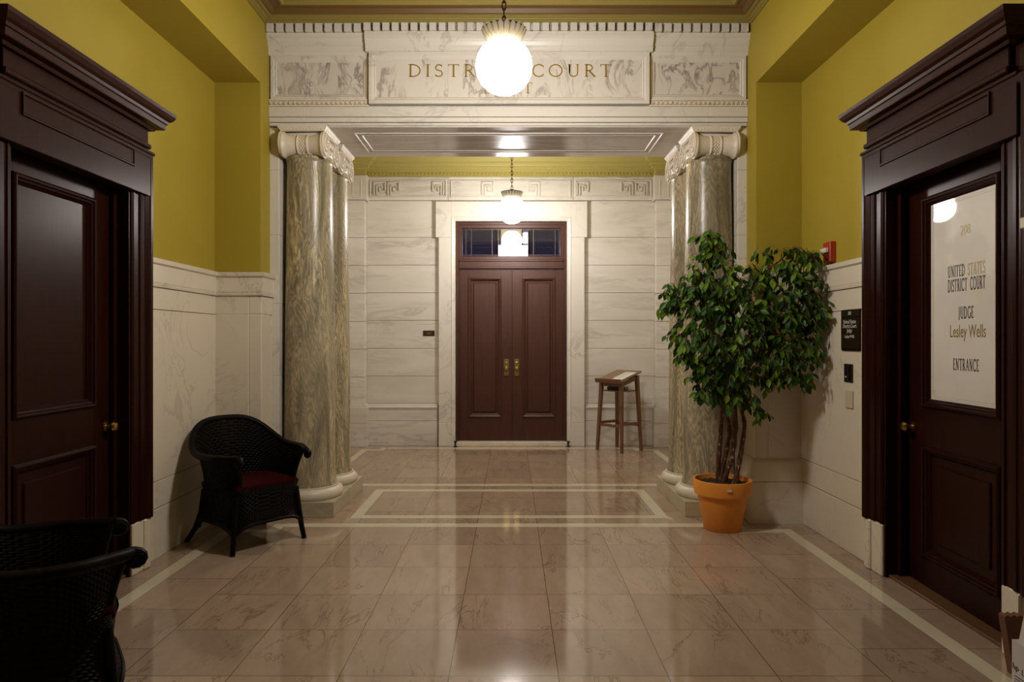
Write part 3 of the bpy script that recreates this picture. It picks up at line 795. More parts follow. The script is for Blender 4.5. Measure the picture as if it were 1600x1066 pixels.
for k, (a, b, hp) in enumerate(((717.8, 799.3, 791.3), (800.3, 882.7, 807.4))):
    lf = B(); x0, x1 = q(a), q(b); z0, z1 = .058, qz(420.5)
    st = .115 if k == 0 else .115
    pxa, pxb = (731.7, 783.0) if k == 0 else (816.2, 867.6)
    ix0, ix1, iz0, iz1 = q(pxa), q(pxb), qz(652), qz(434)
    # stiles and rails round the panel
    box(lf, x0, ix0, YD, YD+.045, z0, z1, .002); box(lf, ix1, x1, YD, YD+.045, z0, z1, .002)
    box(lf, ix0, ix1, YD, YD+.045, z0, iz0); box(lf, ix0, ix1, YD, YD+.045, iz1, z1)
    if k == 0: box(lf, x1-.006, x1+.008, YD-.012, YD+.01, z0, z1, .003)
    leaf = dpart('door_leaf', lf, 'door')
    bm = B()
    sweep(bm, [(ix0, iz0), (ix1, iz0), (ix1, iz1), (ix0, iz1)], [(-.004, 0), (0, .014), (.012, .018), (.022, .010), (.03, .006), (.036, -.010), (.044, -.014), (.05, -.020)], fd, closed=True)
    dpart('panel_moulding', bm, 'door', leaf)
    bm = B()
    pd = .05
    sweep(bm, [(ix0+pd, iz0+pd), (ix1-pd, iz0+pd), (ix1-pd, iz1-pd), (ix0+pd, iz1-pd)], [(0, -.022), (.015, -.022), (.03, -.008)], fd, closed=True)
    box(bm, ix0+pd+.03, ix1-pd-.03, YD+.008, YD+.03, iz0+pd+.03, iz1-pd-.03)
    dpart('panel', bm, 'door', leaf)
    hx = q(hp); bm = B()
    box(bm, hx-.033, hx+.033, YD-.006, YD+.001, qz(587.5), qz(561), .003)
    lathe(bm, [(.012, 0), (.012, -.03), (.028, -.035), (.031, -.05), (.026, -.063), (.001, -.066)], (hx, YD-.004, qz(576)), 20, 'y')
    lathe(bm, [(.014, 0), (.014, -.014), (.008, -.018), (.001, -.018)], (hx, YD-.004, qz(567)), 16, 'y')
    dpart('door_handle', bm, 'brass', leaf, True)
    for hz in (447, 550, 654):
        bm = B(); hx = x0-.008 if k == 0 else x1+.008
        lathe(bm, [(.001, -.085), (.009, -.08), (.009, .08), (.001, .085)], (hx, YD-.012, qz(hz)), 10, 'z')
        box(bm, hx-.018, hx+.018, YD-.008, YD-.003, qz(hz)-.075, qz(hz)+.075, .001)
        dpart('hinge', bm, 'bronze', leaf)
# small room seen through the transom
bm = B()
box(bm, -1.6, 1.6, 12.6, 12.7, 0, 4.4); box(bm, -1.7, -1.6, 9.75, 12.7, 0, 4.4); box(bm, 1.6, 1.7, 9.75, 12.7, 0, 4.4); box(bm, -1.7, 1.7, 9.75, 12.7, 4.4, 4.5); box(bm, -1.7, 1.7, 9.75, 12.7, -.1, 0)
box(bm, -1.7, 1.7, 9.75, 9.8, DTOP, 4.4)
struct('wall_beyond', bm, 'blue_wall')
wnd = empty('window_1', (0, 12.6, 3.0), 0, kind='structure')
r_ = lambda px: (px-CX)/F*12.56
rz_ = lambda py: CAMZ-(py-CY)/F*12.56
bm = B(); box(bm, r_(779)-0, r_(825), -.02, -.01, rz_(408)-3, rz_(383)-3); obj('window_pane', bm, 'daylight', wnd)
bm = B(); box(bm, r_(783), r_(815), -.02, -.01, rz_(381.5)-3, rz_(356)-3); obj('window_pane', bm, 'daylight_y', wnd, False, label='upper pane behind a yellow blind')
bm = B(); box(bm, r_(817), r_(825), -.02, -.01, rz_(379.5)-3, rz_(364)-3); obj('window_pane', bm, 'daylight', wnd)
bm = B()
box(bm, r_(776), r_(779), -.05, -.005, rz_(410)-3, rz_(354)-3); box(bm, r_(825), r_(828), -.05, -.005, rz_(410)-3, rz_(354)-3); box(bm, r_(779), r_(825), -.04, -.005, rz_(383)-3, rz_(381.5)-3)
box(bm, r_(815), r_(817), -.04, -.005, rz_(383)-3, rz_(356)-3)
obj('window_frame', bm, 'mahog', wnd)

# ------------------------------------------------------------------ side doors with wooden door cases
def side_door(s, num):
    X = sX(s, A_WALL)
    # local map: u = distance along wall (Y), v = height, h = out of the wall into the room
    f = lambda u, v, h: Vector((X-s*h, u, v))
    t = empty('door_%d' % num, (X, (D0+D1)/2, 0), 0, kind='structure')
    O = Vector((X, (D0+D1)/2, 0))
    def part(name, bm, mat, parent=None, smooth=False, **k):
        for v in bm.verts: v.co -= O
        return obj(name, bm, mat, parent or t, smooth, **k)
    fb = lambda bm, u0, u1, v0, v1, h0, h1, bev=0: box(bm, X-s*h0, X-s*h1, u0, u1, v0, v1, bev)
    O0, O1 = 3.04, 4.38
    cas = B()
    # casing legs (profiled) and head, swept as an inverted U round the opening, base at the stone block
    zb = .32
    pr = [(0, -.10), (0, .045), (.012, .055), (.022, .055), (.026, .048), (.075, .05), (.08, .058), (.105, .062), (.11, .056), (.13, .058), (.15, .075), (.165, .08), (.188, .08), (.19, 0)]
    sg = 1
    sweep(cas, [(D0, zb), (D0, DZ), (D1, DZ), (D1, zb)], [(d, h) for d, h in pr], f)
    # frieze board, ears
    fb(cas, D0-.145, D1+.145, DZ+.10, 2.80, 0, .05)
    fb(cas, O0-.004, O1+.004, 2.36, 2.632, 0, .078, .004)
    fb(cas, O0-.012, O1+.012, 2.625, 2.645, 0, .088, .004)
    fb(cas, O0+.05, O1-.05, 2.64, 2.79, 0, .075, .004)
    fb(cas, O0+.04, O1-.04, 2.655, 2.685, 0, .092, .006)
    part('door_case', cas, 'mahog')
    # opening head would be covered by the ear board: cut look with lower architrave
    bm = B()
    sweep(bm, [(D0+.03, 2.50), (D1-.03, 2.50), (D1-.03, 2.615), (D0+.03, 2.615)], [(0, .078), (.004, .088), (.012, .088), (.016, .080), (.02, .078)], f, closed=True)
    part('frieze_moulding', bm, 'mahog_h')
    bm = B()
    # crowning cornice, mitred returns
    cp = [(0, 2.775), (.012, 2.775), (.02, 2.79), (.075-.02, 2.795), (.058, 2.80), (.062, 2.83), (.070, 2.835), (.075, 2.85), (.092, 2.862), (.105, 2.885), (.108, 2.905), (0, 2.91)]
    m = lambda u, v, h: Vector((u, v, h))
    xa = X-s*.085; e0, e1 = O0+.03, O1-.03
    path = [(X+s*.02, e0), (xa, e0), (xa, e1), (X+s*.02, e1)]
    # outward offset
    sweep(bm, path, [(s*d*1.0, z) for d, z in cp], m)
    box(bm, xa, X, e0, e1, 2.78, 2.905)
    part('cornice', bm, 'mahog_h')
    # stone blocks under the legs
    for u0, u1 in ((O0, D0+.0), (D1, O1)):
        bm = B()
        fb(bm, u0+.0, u1, 0, .318, 0, .055, .006)
        fb(bm, u0+(.0 if u0 < 3.5 else .12), u1-(.12 if u0 < 3.5 else 0), 0, .318, .05, .068, .008)
        part('stone_block', bm, 'marble_wain')
    # jambs and head lining
    bm = B()
    for u0, u1 in ((D0, D0+.018), (D1-.018, D1)): fb(bm, u0, u1, 0, DZ, .04, -.16)
    fb(bm, D0, D1, DZ-.02, DZ, .04, -.16)
    for u0, u1 in ((D0+.018, D0+.05), (D1-.05, D1-.018)): fb(bm, u0, u1, 0, DZ-.02, -.03, -.06, .004)
    fb(bm, D0, D1, DZ-.05, DZ-.02, -.03, -.06, .004)
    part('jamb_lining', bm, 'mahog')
    bm = B(); fb(bm, D0+.0, D1-.0, 0, .018, .02, -.16, .004); part('door_sill', bm, 'oak')
    # leaf
    h = -.065; u0, u1 = D0+.022, D1-.022
    pu0, pu1, pv0, pv1 = 3.345, 3.985, 1.07, 2.26
    lu0, lu1, lv0, lv1 = 3.345, 3.985, .20, .82
    bm = B(); hb = h-.045
    fb(bm, u0, pu0, .022, DZ-.025, h, hb, .002); fb(bm, pu1, u1, .022, DZ-.025, h, hb, .002)
    fb(bm, pu0, pu1, pv1, DZ-.025, h, hb); fb(bm, pu0, pu1, lv1, pv0, h, hb); fb(bm, pu0, pu1, .022, lv0, h, hb)
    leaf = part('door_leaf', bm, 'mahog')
    mo = [(-.014, 0), (-.012, .012), (-.002, .02), (.008, .018), (.014, .008), (.022, .006), (.03, -.006), (.036, -.012), (.04, -.02)]
    for a, b, c, d in ((pu0, pu1, pv0, pv1), (lu0, lu1, lv0, lv1)):
        bm = B(); sweep(bm, [(a, c), (b, c), (b, d), (a, d)], [(x_, h+y_) for x_, y_ in mo], f, closed=True)
        part('panel_moulding', bm, 'mahog', leaf)
    bm = B(); fb(bm, lu0+.02, lu1-.02, lv0+.02, lv1-.02, h-.018, h-.03); fb(bm, lu0+.09, lu1-.09, lv0+.09, lv1-.09, h-.008, h-.03, .006); part('panel', bm, 'mahog', leaf)
    if s < 0:
        bm = B(); fb(bm, pu0+.02, pu1-.02, pv0+.02, pv1-.02, h-.018, h-.03); part('panel', bm, 'mahog', leaf)
    else:
        g0, g1, v0, v1 = pu0+.02, pu1-.02, pv0+.02, pv1-.02
        bm = B(); fb(bm, g0, g1, v0, v1, h-.015, h-.023)
        gl = part('frosted_glass', bm, 'frost', leaf, label='frosted glass pane with lettering')
        gm = plane_map((X-s*(h-.015), 0, 0), (0, -1, 0), (0, 0, 1), (-1, 0, 0))
        # etched border lines
        bm = B()
        for d_ in (.028, .038):
            sweep(bm, [(-g1+d_, v0+d_), (-g0-d_, v0+d_), (-g0-d_, v1-d_), (-g1+d_, v1-d_)], [(0, 0), (.001, .0015), (.003, .0015), (.004, 0)], gm, closed=True)
        for cu, cv in ((-g1+.034, v0+.034), (-g0-.034, v0+.034)):
            sg_ = 1 if cu < -3.6 else -1
            sweep(bm, [(cu-.006, cv-.0), (cu+.022, cv), (cu+.022, cv+.045), (cu-.006, cv+.045)], [(0, 0), (.001, .0015), (.003, .0015), (.004, 0)], gm, closed=True)
        part('etched_border', bm, 'offwhite', leaf)
        # lettering: pixel row -> height at the glass plane
        gX = X-s*(h-.015)
        def uv(px, py): Yq = gX*F/(px-5-CX); return -Yq, CAMZ-(py-CY)/F*Yq
        def line(bm, txt, pxa, pxb, ya, hgt, gap=.16):
            ua, va = uv(pxa, ya); ub, vb = uv(pxb, ya)
            serif_text(bm, txt, ua, va, hgt, ub-ua, gm, .0002, .0012, gap, 1.4)
        bm = B()
        line(bm, 'UNITED', 1482, 1509, 434.5, .062); line(bm, 'DISTRICT', 1482, 1513, 457, .066); line(bm, 'COURT', 1518, 1542.5, 453, .066)
        line(bm, 'JUDGE', 1499, 1523.5, 498, .062)
        line(bm, 'ENTRANCE', 1490.5, 1532, 578, .062)
        part('dark_lettering', bm, 'ink', leaf)
        bm = B(); line(bm, 'STATES', 1514, 1542, 430, .062)
        u_, v_ = uv(1510, 366); font_text(bm, '208', u_, v_, .075, gm, .0002, .0012, .75)
        part('worn_lettering', bm, 'gold_worn', leaf)
        bm = B(); u_, v_ = uv(1513, 526); font_text(bm, 'Lesley Wells', u_, v_-.004, .098, gm, .0002, .0012, .60)
        part('gold_lettering', bm, 'gold', leaf)
    # knob
    ku, kv = D1-.085, .93
    bm = B()
    for_x = X-s*h
    lathe(bm, [(.001, 0), (.03, -s*.002), (.03, -s*.008), (.011, -s*.012), (.011, -s*.035), (.026, -s*.042), (.029, -s*.055), (.022, -s*.068), (.001, -s*.07)], (for_x, ku, kv), 20, 'x')
    part('door_handle', bm, 'brass', leaf, True)
    bm = B()
    lathe(bm, [(.001, -.06), (.008, -.055), (.008, .055), (.001, .06)], (X-s*(h+.008), D0+.024, .5), 8, 'z'); lathe(bm, [(.001, -.06), (.008, -.055), (.008, .055), (.001, .06)], (X-s*(h+.008), D0+.024, 2.1), 8, 'z')
    part('hinge', bm, 'bronze', leaf)
    # dark room behind, closed off
    if s > 0:
        hv = Vector((-s*h*1.0, D0+.022, 0)); hv = Vector((X-s*h, D0+.022, 0))-O
        an = -math.radians(1.45); leaf.rotation_euler = (0, 0, an); leaf.location = hv-Matrix.Rotation(an, 3, 'Z') @ hv
    bm = B(); fb(bm, D0-.1, D1+.1, 0, DZ+.1, -.33, -.36); part('back_board', bm, 'mahog')
side_door(-1, 2); side_door(1, 3)

# ------------------------------------------------------------------ floor inlays
n_tr = [15]
def inlay(x0, x1, y0, y1):
    bm = B(); box(bm, x0, x1, y0, y1, -.01, .0008); struct('trim_%d' % n_tr[0], bm, 'inlay'); n_tr[0] += 1
s1 = (sX(-1, 2.16), sX(-1, 2.07)); s2 = (sX(1, 2.07), sX(1, 2.16))
inlay(*s1, Y_NEAR, 5.24); inlay(*s2, Y_NEAR, 5.24)
for s in (-1, 1):
    a, b = sorted((sX(s, 1.74), sX(s, 2.07))); inlay(a, b, 5.15, 5.24)
    a, b = sorted((sX(s, 1.74), sX(s, 1.83))); inlay(a, b, 5.24, 5.39)
inlay(sX(-1, 1.74), sX(1, 1.74), 5.30, 5.40)
inlay(-1.31, 1.28, 5.56, 5.65); inlay(-1.31, 1.28, 6.54, 6.63); inlay(-1.31, -1.22, 5.65, 6.54); inlay(1.19, 1.28, 5.65, 6.54)
inlay(-1.92, 1.87, 6.79, 6.88)
inlay(-1.66, 1.61, 9.11, 9.19)
for s in (-1, 1):
    a, b = sorted((sX(s, 1.64), sX(s, 1.95))); inlay(a, b, 8.97, 9.05)
    a, b = sorted((sX(s, 1.64), sX(s, 1.72))); inlay(a, b, 9.05, 9.19)
    a, b = sorted((sX(s, 1.87), sX(s, 1.95))); inlay(a, b, 6.88, 8.97)

# ------------------------------------------------------------------ pendant globes
def pendant(label, x, y, z, gm, ztop):
    t = thing('pendant_light', label, 'lamp', (x, y, ztop), 0, None)
    R = .165; z0 = z-ztop
    bm = B(); bmesh.ops.create_uvsphere(bm, u_segments=48, v_segments=32, radius=R, matrix=Matrix.Translation((0, 0, z0)) @ Matrix.Diagonal((1, 1, .99, 1)))
    g = obj('globe', bm, gm, t, True)
    bm = B(); lathe(bm, [(.070, z0+.150), (.080, z0+.165), (.082, z0+.185), (.06, z0+.19)], seg=40); lathe(bm, [(.001, z0+.25), (.03, z0+.245), (.045, z0+.235), (.105, z0+.222), (.128, z0+.214), (.128, z0+.208), (.08, z0+.200), (.001, z0+.200)], seg=40)
    obj('holder', bm, 'neck', t, True)
    bm = B(); n = 22
    for i in range(n):
        a = 2*PI*i/n; ca, sa = math.cos(a), math.sin(a)
        f = lambda u, v, h: Vector(((.083+.040*v**.7+.006*h)*ca-u*sa, (.083+.040*v**.7+.006*h)*sa+u*ca, z0+.145+.07*v+.02*math.sin(PI*v)*0))
        pts = [(-.005, 0), (-.013, .3), (-.015, .6), (-.017, .85), (-.008, 1.0), (0, 1.05), (.008, 1.0), (.017, .85), (.015, .6), (.013, .3), (.005, 0)]
        va = [bm.verts.new(f(u, max(v, 0), 0)) for u, v in pts]; vb = [bm.verts.new(f(u*.8, max(v, 0), 1.6)) for u, v in pts]
        bm.faces.new(va); bm.faces.new(vb[::-1])
        for k in range(len(pts)): bm.faces.new((va[k], va[(k+1) % len(pts)], vb[(k+1) % len(pts)], vb[k]))
    lathe(bm, [(.082, z0+.145), (.088, z0+.145), (.122, z0+.205), (.116, z0+.205)], seg=44, cap=False)
    obj('leaf_collar', bm, 'gilt', t, True, label='pale leaf-cast collar')
    bm = B(); zz = z0+.248; k = 0; L = .052
    while zz < -.03:
        pts = []
        for j in range(14):
            a = 2*PI*j/14; uu = .011*math.cos(a); vv = (.029 if abs(math.sin(a)) else .029)*math.sin(a)
            pts.append((uu, 0, zz+.02+vv) if k % 2 == 0 else (0, uu, zz+.02+vv))
        tube(bm, pts, .0038, 6, closed=True); zz += .044; k += 1
    obj('chain', bm, 'iron', t, True)
    bm = B(); lathe(bm, [(.001, -.06), (.02, -.05), (.03, -.03), (.065, -.012), (.07, 0)], seg=32); obj('ceiling_rose', bm, 'bronze', t, True)
    return t
L1 = P(787.5, 104, 4.0)
pendant('lit round globe pendant in the foreground, hanging before the DISTRICT COURT panel', L1.x, 4.0, L1.z, 'globe_a', Z_CEIL+.02)
L2 = P(799.8, 328.5, 8.2)
pendant('smaller looking lit globe pendant hanging before the rear double door', L2.x, 8.2, L2.z, 'globe_b', Z_CEIL+.02)

# ------------------------------------------------------------------ wicker armchairs
def wicker_chair(label, loc, rz):
    """front of the chair is local -Y"""
    t = thing('wicker_armchair', label, 'chair', loc, rz, 'black wicker armchairs by the left wall')
    def uvmesh(rows, su, sv, bm, closed):
        uvl = bm.loops.layers.uv.verify()
        V = [[bm.verts.new(p) for p in r] for r in rows]; n = len(V[0])
        for i in range(len(V)-1):
            for j in range(n if closed else n-1):
                j2 = (j+1) % n
                fc = bm.faces.new((V[i][j], V[i][j2], V[i+1][j2], V[i+1][j]))
                for lp, (a, b) in zip(fc.loops, ((j, i), (j+1, i), (j+1, i+1), (j, i+1))): lp[uvl].uv = (a*su, b*sv)
        return V
    def se(a, rx, ry, e): # superellipse
        c, s_ = math.cos(a), math.sin(a)
        return rx*math.copysign(abs(c)**(2/e), c), ry*math.copysign(abs(s_)**(2/e), s_)
    # lower body (apron woven to the ground between the legs)
    bm = B(); rows = []; N = 96
    lev = [(.0, .296, .275), (.15, .285, .265), (.35, .272, .252), (.6, .265, .248), (.85, .27, .255), (1, .278, .265)]
    for q_, rx, ry in lev:
        r = []
        for j in range(N):
            a = 2*PI*j/N; x, y = se(a, rx, ry, 5)
            m4 = abs(math.cos(2*a)); # 1 mid sides, 0 at corners
            zlo = .115+.075*m4**.8
            r.append((x, y+(-.0), zlo+(.43-zlo)*q_))
        rows.append(r)
    rr = []
    for i in range(len(rows)-1):
        for k in range(3):
            f_ = k/3; rr.append([tuple(a*(1-f_)+b*f_ for a, b in zip(p, q2)) for p, q2 in zip(rows[i], rows[i+1])])
    rr.append(rows[-1])
    uvmesh(rr, 1, 1.4, bm, True)
    bm.faces.new([bm.verts.new((x*.98, y*.98, .425)) for x, y, z in rows[-1]])
    tube(bm, rows[0], .012, 6, closed=True)
    obj('apron', bm, 'wicker', t, True)
    # back and arms: one shell from front of left arm round the back to front of right arm
    bm = B(); NJ = 84; NI = 16; rows = []
    rim = []
    for i in range(NI+1):
        v = i/NI; r = []
        for j in range(NJ+1):
            u = -1+2*j/NJ; au = abs(u)
            # plan path: superellipse from front corner round back
            ang = PI/2-u*math.radians(142)
            x, y = se(ang, .285, .265, 3.0)
            y = max(y, -.262)
            # top height: back high, arms low
            tt = min(1, max(0, au/.66)); tt = (1-math.cos(PI*tt))/2
            zt = .865*(1-tt)+.655*tt
            z = .42+(zt-.42)*v
            back = 1-tt
            fl = v**1.6
            out = .055*fl+.03*back*fl
            nx, ny = (x/.285, y/.265); ln = math.hypot(nx, ny) or 1
            if au > .86: # arm fronts scroll forward and outward
                q_ = (au-.86)/.14; y2 = y-.04*q_*fl; out += .012*q_*fl
            else: y2 = y
            r.append((x+nx/ln*out, y2+ny/ln*out*(1 if ny > 0 else .3), z))
        rows.append(r)
    uvmesh(rows, 1, 1.3, bm, False)
    # rolled rim
    rim = [Vector(p) for p in rows[-1]]
    outp = []
    for k, p in enumerate(rim):
        d = Vector((p.x, p.y, 0)); d.normalize(); outp.append(p+d*.016+Vector((0, 0, -.006)))
    tube(bm, outp, .024, 10)
    for e_ in (0, -1):
        pts = [Vector(r[e_]) for r in rows]; tube(bm, pts, .013, 8)
        p = outp[e_]; sx = 1 if p.x > 0 else -1
        # scroll end: curl at the arm tip
        cu = [p+Vector((sx*.0, -.0, 0))]
        for k in range(9):
            a = math.radians(k*32); cu.append(p+Vector((sx*.004*k*.3, -.026*math.sin(a)-.01, -.022*(1-math.cos(a)))))
        tube(bm, cu, [.024-.0012*k for k in range(len(cu))], 8)
        bmesh.ops.create_icosphere(bm, subdivisions=2, radius=.022, matrix=Matrix.Translation(p+Vector((sx*.006, -.008, -.022))))
    so = bm
    obj('back_and_arms', bm, 'wicker', t, True)
    # legs
    for sx in (-1, 1):
        for sy in (-1, 1):
            bm = B(); spl = .0 if sy < 0 else .075
            pts = [(sx*.232, sy*.215, .38), (sx*.248, sy*.228, .22), (sx*(.262+.3*spl*.3), sy*(.240+spl*.45), .10), (sx*(.277+.4*spl), sy*(.252+spl), 0)]
            tube(bm, pts, [.02, .02, .0185, .017], 10); obj('leg', bm, 'wicker', t, True)
    bm = B(); box(bm, -.24, .24, -.245, .20, .40, .455, .022, 4); obj('seat_cushion', bm, 'cushion', t, True, label='dark red seat cushion')
    return t
wicker_chair('black wicker armchair with dark red seat, standing before the left columns', (-1.885, 4.95, 0), math.radians(51))
wicker_chair('black wicker armchair in the deep shade, nearest the camera at the left edge', (-1.815, 2.61, 0), math.radians(126))

# ------------------------------------------------------------------ ficus in terracotta pot
PX, PY = 1.62, 5.26
pot = thing('potted_ficus', 'leafy green ficus tree with twisted trunks in an orange terracotta pot', 'plant', (PX, PY, 0))
bm = B(); lathe(bm, [(.001, 0), (.134, 0), (.140, .006), (.186, .268), (.190, .270), (.208, .273), (.220, .375), (.217, .382), (.203, .382), (.196, .33), (.001, .33)], seg=64); potm = obj('pot', bm, 'terra', pot, True)
bm = B(); box(bm, -.018, .018, -.2215, -.2195, .328, .345, 0); 
for v in bm.verts: v.co = Matrix.Rotation(math.radians(-4), 4, 'Z') @ v.co
obj('sticker', bm, 'offwhite', potm, label='small white sticker')
bm = B(); 
rs = random.Random(3)
lathe(bm, [(.001, .352), (.10, .350), (.198, .345), (.198, .33)], seg=40, cap=False)
for _ in range(160):
    a, r = rs.uniform(0, 2*PI), .185*math.sqrt(rs.random())
    bmesh.ops.create_icosphere(bm, subdivisions=1, radius=rs.uniform(.006, .014), matrix=Matrix.Translation((r*math.cos(a), r*math.sin(a), .352)) @ Matrix.Diagonal((1.4, 1, .6, 1)))
obj('soil', bm, 'soil', pot)
def loc(px, py, Y): return P(px, py, Y)-Vector((PX, PY, 0))
TR = [[(1121, 757), (1124, 700), (1128, 650), (1126, 610), (1118, 570), (1112, 500), (1108, 430), (1105, 380)],
      [(1129, 757), (1144, 715), (1150, 670), (1148, 625), (1146, 590), (1150, 530), (1165, 470), (1185, 430), (1215, 410)],
      [(1148, 757), (1158, 705), (1163, 665), (1158, 630), (1146, 605), (1180, 560), (1215, 500), (1240, 440), (1262, 400)],
      [(1125, 757), (1132, 720), (1140, 680), (1137, 640), (1145, 600), (1140, 560), (1110, 500), (1075, 470), (1045, 478)]]
trn = []
for k, path in enumerate(TR):
    bm = B(); pts = []
    for i in range((len(path)-1)*5+1):
        a, f_ = divmod(i, 5); f_ /= 5
        p0, p1 = path[min(a, len(path)-1)], path[min(a+1, len(path)-1)]
        q_ = i/((len(path)-1)*5)
        Yk = PY+.035*math.cos(k*1.7+q_*7)*(1-q_)-(.12*q_)
        pts.append(loc(p0[0]+(p1[0]-p0[0])*f_, p0[1]+(p1[1]-p0[1])*f_, Yk)+Vector((rs.uniform(-.003, .003), 0, 0)))
    tube(bm, pts, [.020*(1-.75*i/len(pts))+.002*math.sin(i*1.9) for i in range(len(pts))], 10)
    trn.append(pts); obj('trunk', bm, 'bark', pot, True)
# crown
def leaf(bm, p, d, n, L, Wd):
    d = d.normalized(); sd = d.cross(n).normalized(); n = sd.cross(d).normalized()
    prof = [(0, 0), (.18, .55), (.42, 1.0), (.68, .78), (.88, .3), (1.0, 0)]
    mid = [bm.verts.new(p+d*L*a-n*L*.16*a*a) for a, _ in prof]
    lf = [bm.verts.new(p+d*L*a+sd*Wd*.5*b_+n*Wd*.14*b_-n*L*.16*a*a) for a, b_ in prof[1:-1]]
    rt = [bm.verts.new(p+d*L*a-sd*Wd*.5*b_+n*Wd*.14*b_-n*L*.16*a*a) for a, b_ in prof[1:-1]]
    for side, sg in ((lf, 1), (rt, -1)):
        ch = [mid[0]]+side+[mid[-1]]
        bm.faces.new((mid[0], mid[1], side[0]) if sg > 0 else (mid[0], side[0], mid[1]))
        for i in range(len(side)-1):
            bm.faces.new((mid[i+1], mid[i+2], side[i+1], side[i]) if sg > 0 else (mid[i+1], side[i], side[i+1], mid[i+2]))
        bm.faces.new((mid[-2], mid[-1], side[-1]) if sg > 0 else (mid[-2], side[-1], mid[-1]))
crown = B(); twig = B()
# (px, py, rx, ry, count of sprays, depth spread)
BL = [(1108, 372, 16, 16, 9, .05), (1132, 382, 26, 16, 9, .07), (1118, 405, 26, 24, 15, .10), (1095, 440, 34, 26, 26, .14), (1140, 440, 44, 30, 34, .18),
      (1068, 458, 26, 22, 16, .10), (1048, 478, 14, 8, 6, .05), (1100, 490, 44, 36, 42, .20), (1160, 480, 46, 44, 52, .24), (1212, 482, 42, 34, 40, .18),
      (1215, 425, 34, 20, 20, .12), (1240, 400, 30, 13, 12, .09), (1262, 402, 10, 16, 6, .04), (1250, 440, 28, 26, 24, .10), (1258, 490, 28, 38, 32, .08), (1275, 495, 14, 34, 10, .05),
      (1090, 540, 34, 34, 26, .16), (1135, 545, 44, 44, 48, .22), (1190, 545, 44, 42, 48, .22), (1230, 555, 34, 32, 30, .12), (1245, 590, 20, 16, 12, .08),
      (1062, 525, 16, 16, 7, .07), (1105, 580, 32, 26, 22, .14), (1150, 590, 36, 20, 22, .14), (1205, 585, 30, 18, 18, .12), (1110, 612, 20, 14, 10, .08),
      (1140, 618, 20, 14, 10, .08), (1180, 640, 13, 14, 7, .05), (1165, 620, 14, 10, 5, .05), (1190, 395, 10, 6, 3, .04), (1262, 540, 16, 20, 10, .06)]
for (px, py, rx, ry, cnt, ds) in BL:
    for _ in range(int(cnt*1.3)):
        a = rs.uniform(0, 2*PI); r = math.sqrt(rs.random())
        qx, qy = px+rx*r*math.cos(a)*.9, py+ry*r*math.sin(a)*.85-4
        Yc = PY-.12+rs.uniform(-ds, ds)-max(0, (qx-1200)/90)*.22
        p = loc(qx, qy, Yc); p.x = min(p.x, sX(1, A_WALL)-.11-PX)
        # spray: short drooping twig carrying 3-5 leaves
        outx = (qx-1160)/130
        d = Vector((outx*.6+rs.uniform(-.6, .6), rs.uniform(-.9, .5), rs.uniform(-.9, .25))).normalized()
        L = rs.uniform(.05, .10); pts = [p, p+d*L*.5+Vector((0, 0, .006)), p+d*L+Vector((0, 0, -.01))]
        tube(twig, pts, .0022, 4)
        m = rs.choice((3, 4, 4, 5))
        for k in range(m):
            q_ = (k+.6)/m; b0 = pts[0].lerp(pts[2], q_)
            sd = d.cross(Vector((0, 0, 1))); sd = sd.normalized() if sd.length > .1 else Vector((1, 0, 0))
            ld = d*.45+sd*(1 if k % 2 else -1)*rs.uniform(.3, .9)+Vector((0, 0, -rs.uniform(.35, 1.2)))
            nrm = Vector((rs.uniform(-.6, .6), -rs.uniform(.2, 1), rs.uniform(.3, 1)))
            Lf = rs.uniform(.058, .085)
            w_ = b0+Vector((PX, PY, 0))
            if w_.x+ld.normalized().x*Lf > sX(1, A_WALL)-.03: continue
            leaf(crown, b0, ld, nrm, Lf, Lf*rs.uniform(.42, .52))
# main boughs linking trunks to sprays
for (px, py, rx, ry, cnt, ds) in BL:
    c = loc(px, py, PY-.12-max(0, (px-1200)/90)*.18)
    best = min((q_ for tr_ in trn for q_ in tr_[15:]), key=lambda q_: (q_-c).length+max(0, (q_.z-c.z))*.5)
    md = best.lerp(c, .5)+Vector((0, 0, .03))
    c.x = min(c.x, sX(1, A_WALL)-.10-PX)
    br = B(); tube(br, [best, md, c], [.007, .005, .003], 6); obj('branch', br, 'bark', pot, True)
obj('twigs', twig, 'bark', pot, True, kind='stuff')
obj('foliage', crown, 'leaf', pot, False, kind='stuff')
print('leaf sprays', sum(b[4] for b in BL))

# ------------------------------------------------------------------ tall stool desk (guest book stand)
st = thing('reading_stand', 'tall four legged wooden stand with slanted top, a paper sheet on it', 'stand', (1.42, 9.05, 0))
S0 = Vector((1.42, 9.05, 0))
feet = [Vector((1.135, 9.04, 0)), Vector((1.41, 8.74, 0)), Vector((1.70, 8.975, 0)), Vector((1.425, 9.24, 0))]
cen = sum(feet, Vector())/4
def topc(ftt, k): return cen.lerp(ftt, k)
zt_ = [.905, .905, 1.0, 1.0]
tops = []
for i, ff in enumerate(feet):
    tp = topc(ff, .80); tp.z = (.90, .90, .985, .985)[i]; tops.append(tp)
rzA = math.atan2(feet[1].y-feet[0].y, feet[1].x-feet[0].x)
for ff, tp in zip(feet, tops):
    bm = B(); beam(bm, ff-S0, tp-S0, .036, .05, rzA); bmesh.ops.bevel(bm, geom=bm.edges[:], offset=.004, segments=1, affect='EDGES'); obj('leg', bm, 'oak', st)
def lv(i, z):
    f_ = z/tops[i].z; return feet[i].lerp(tops[i], f_)
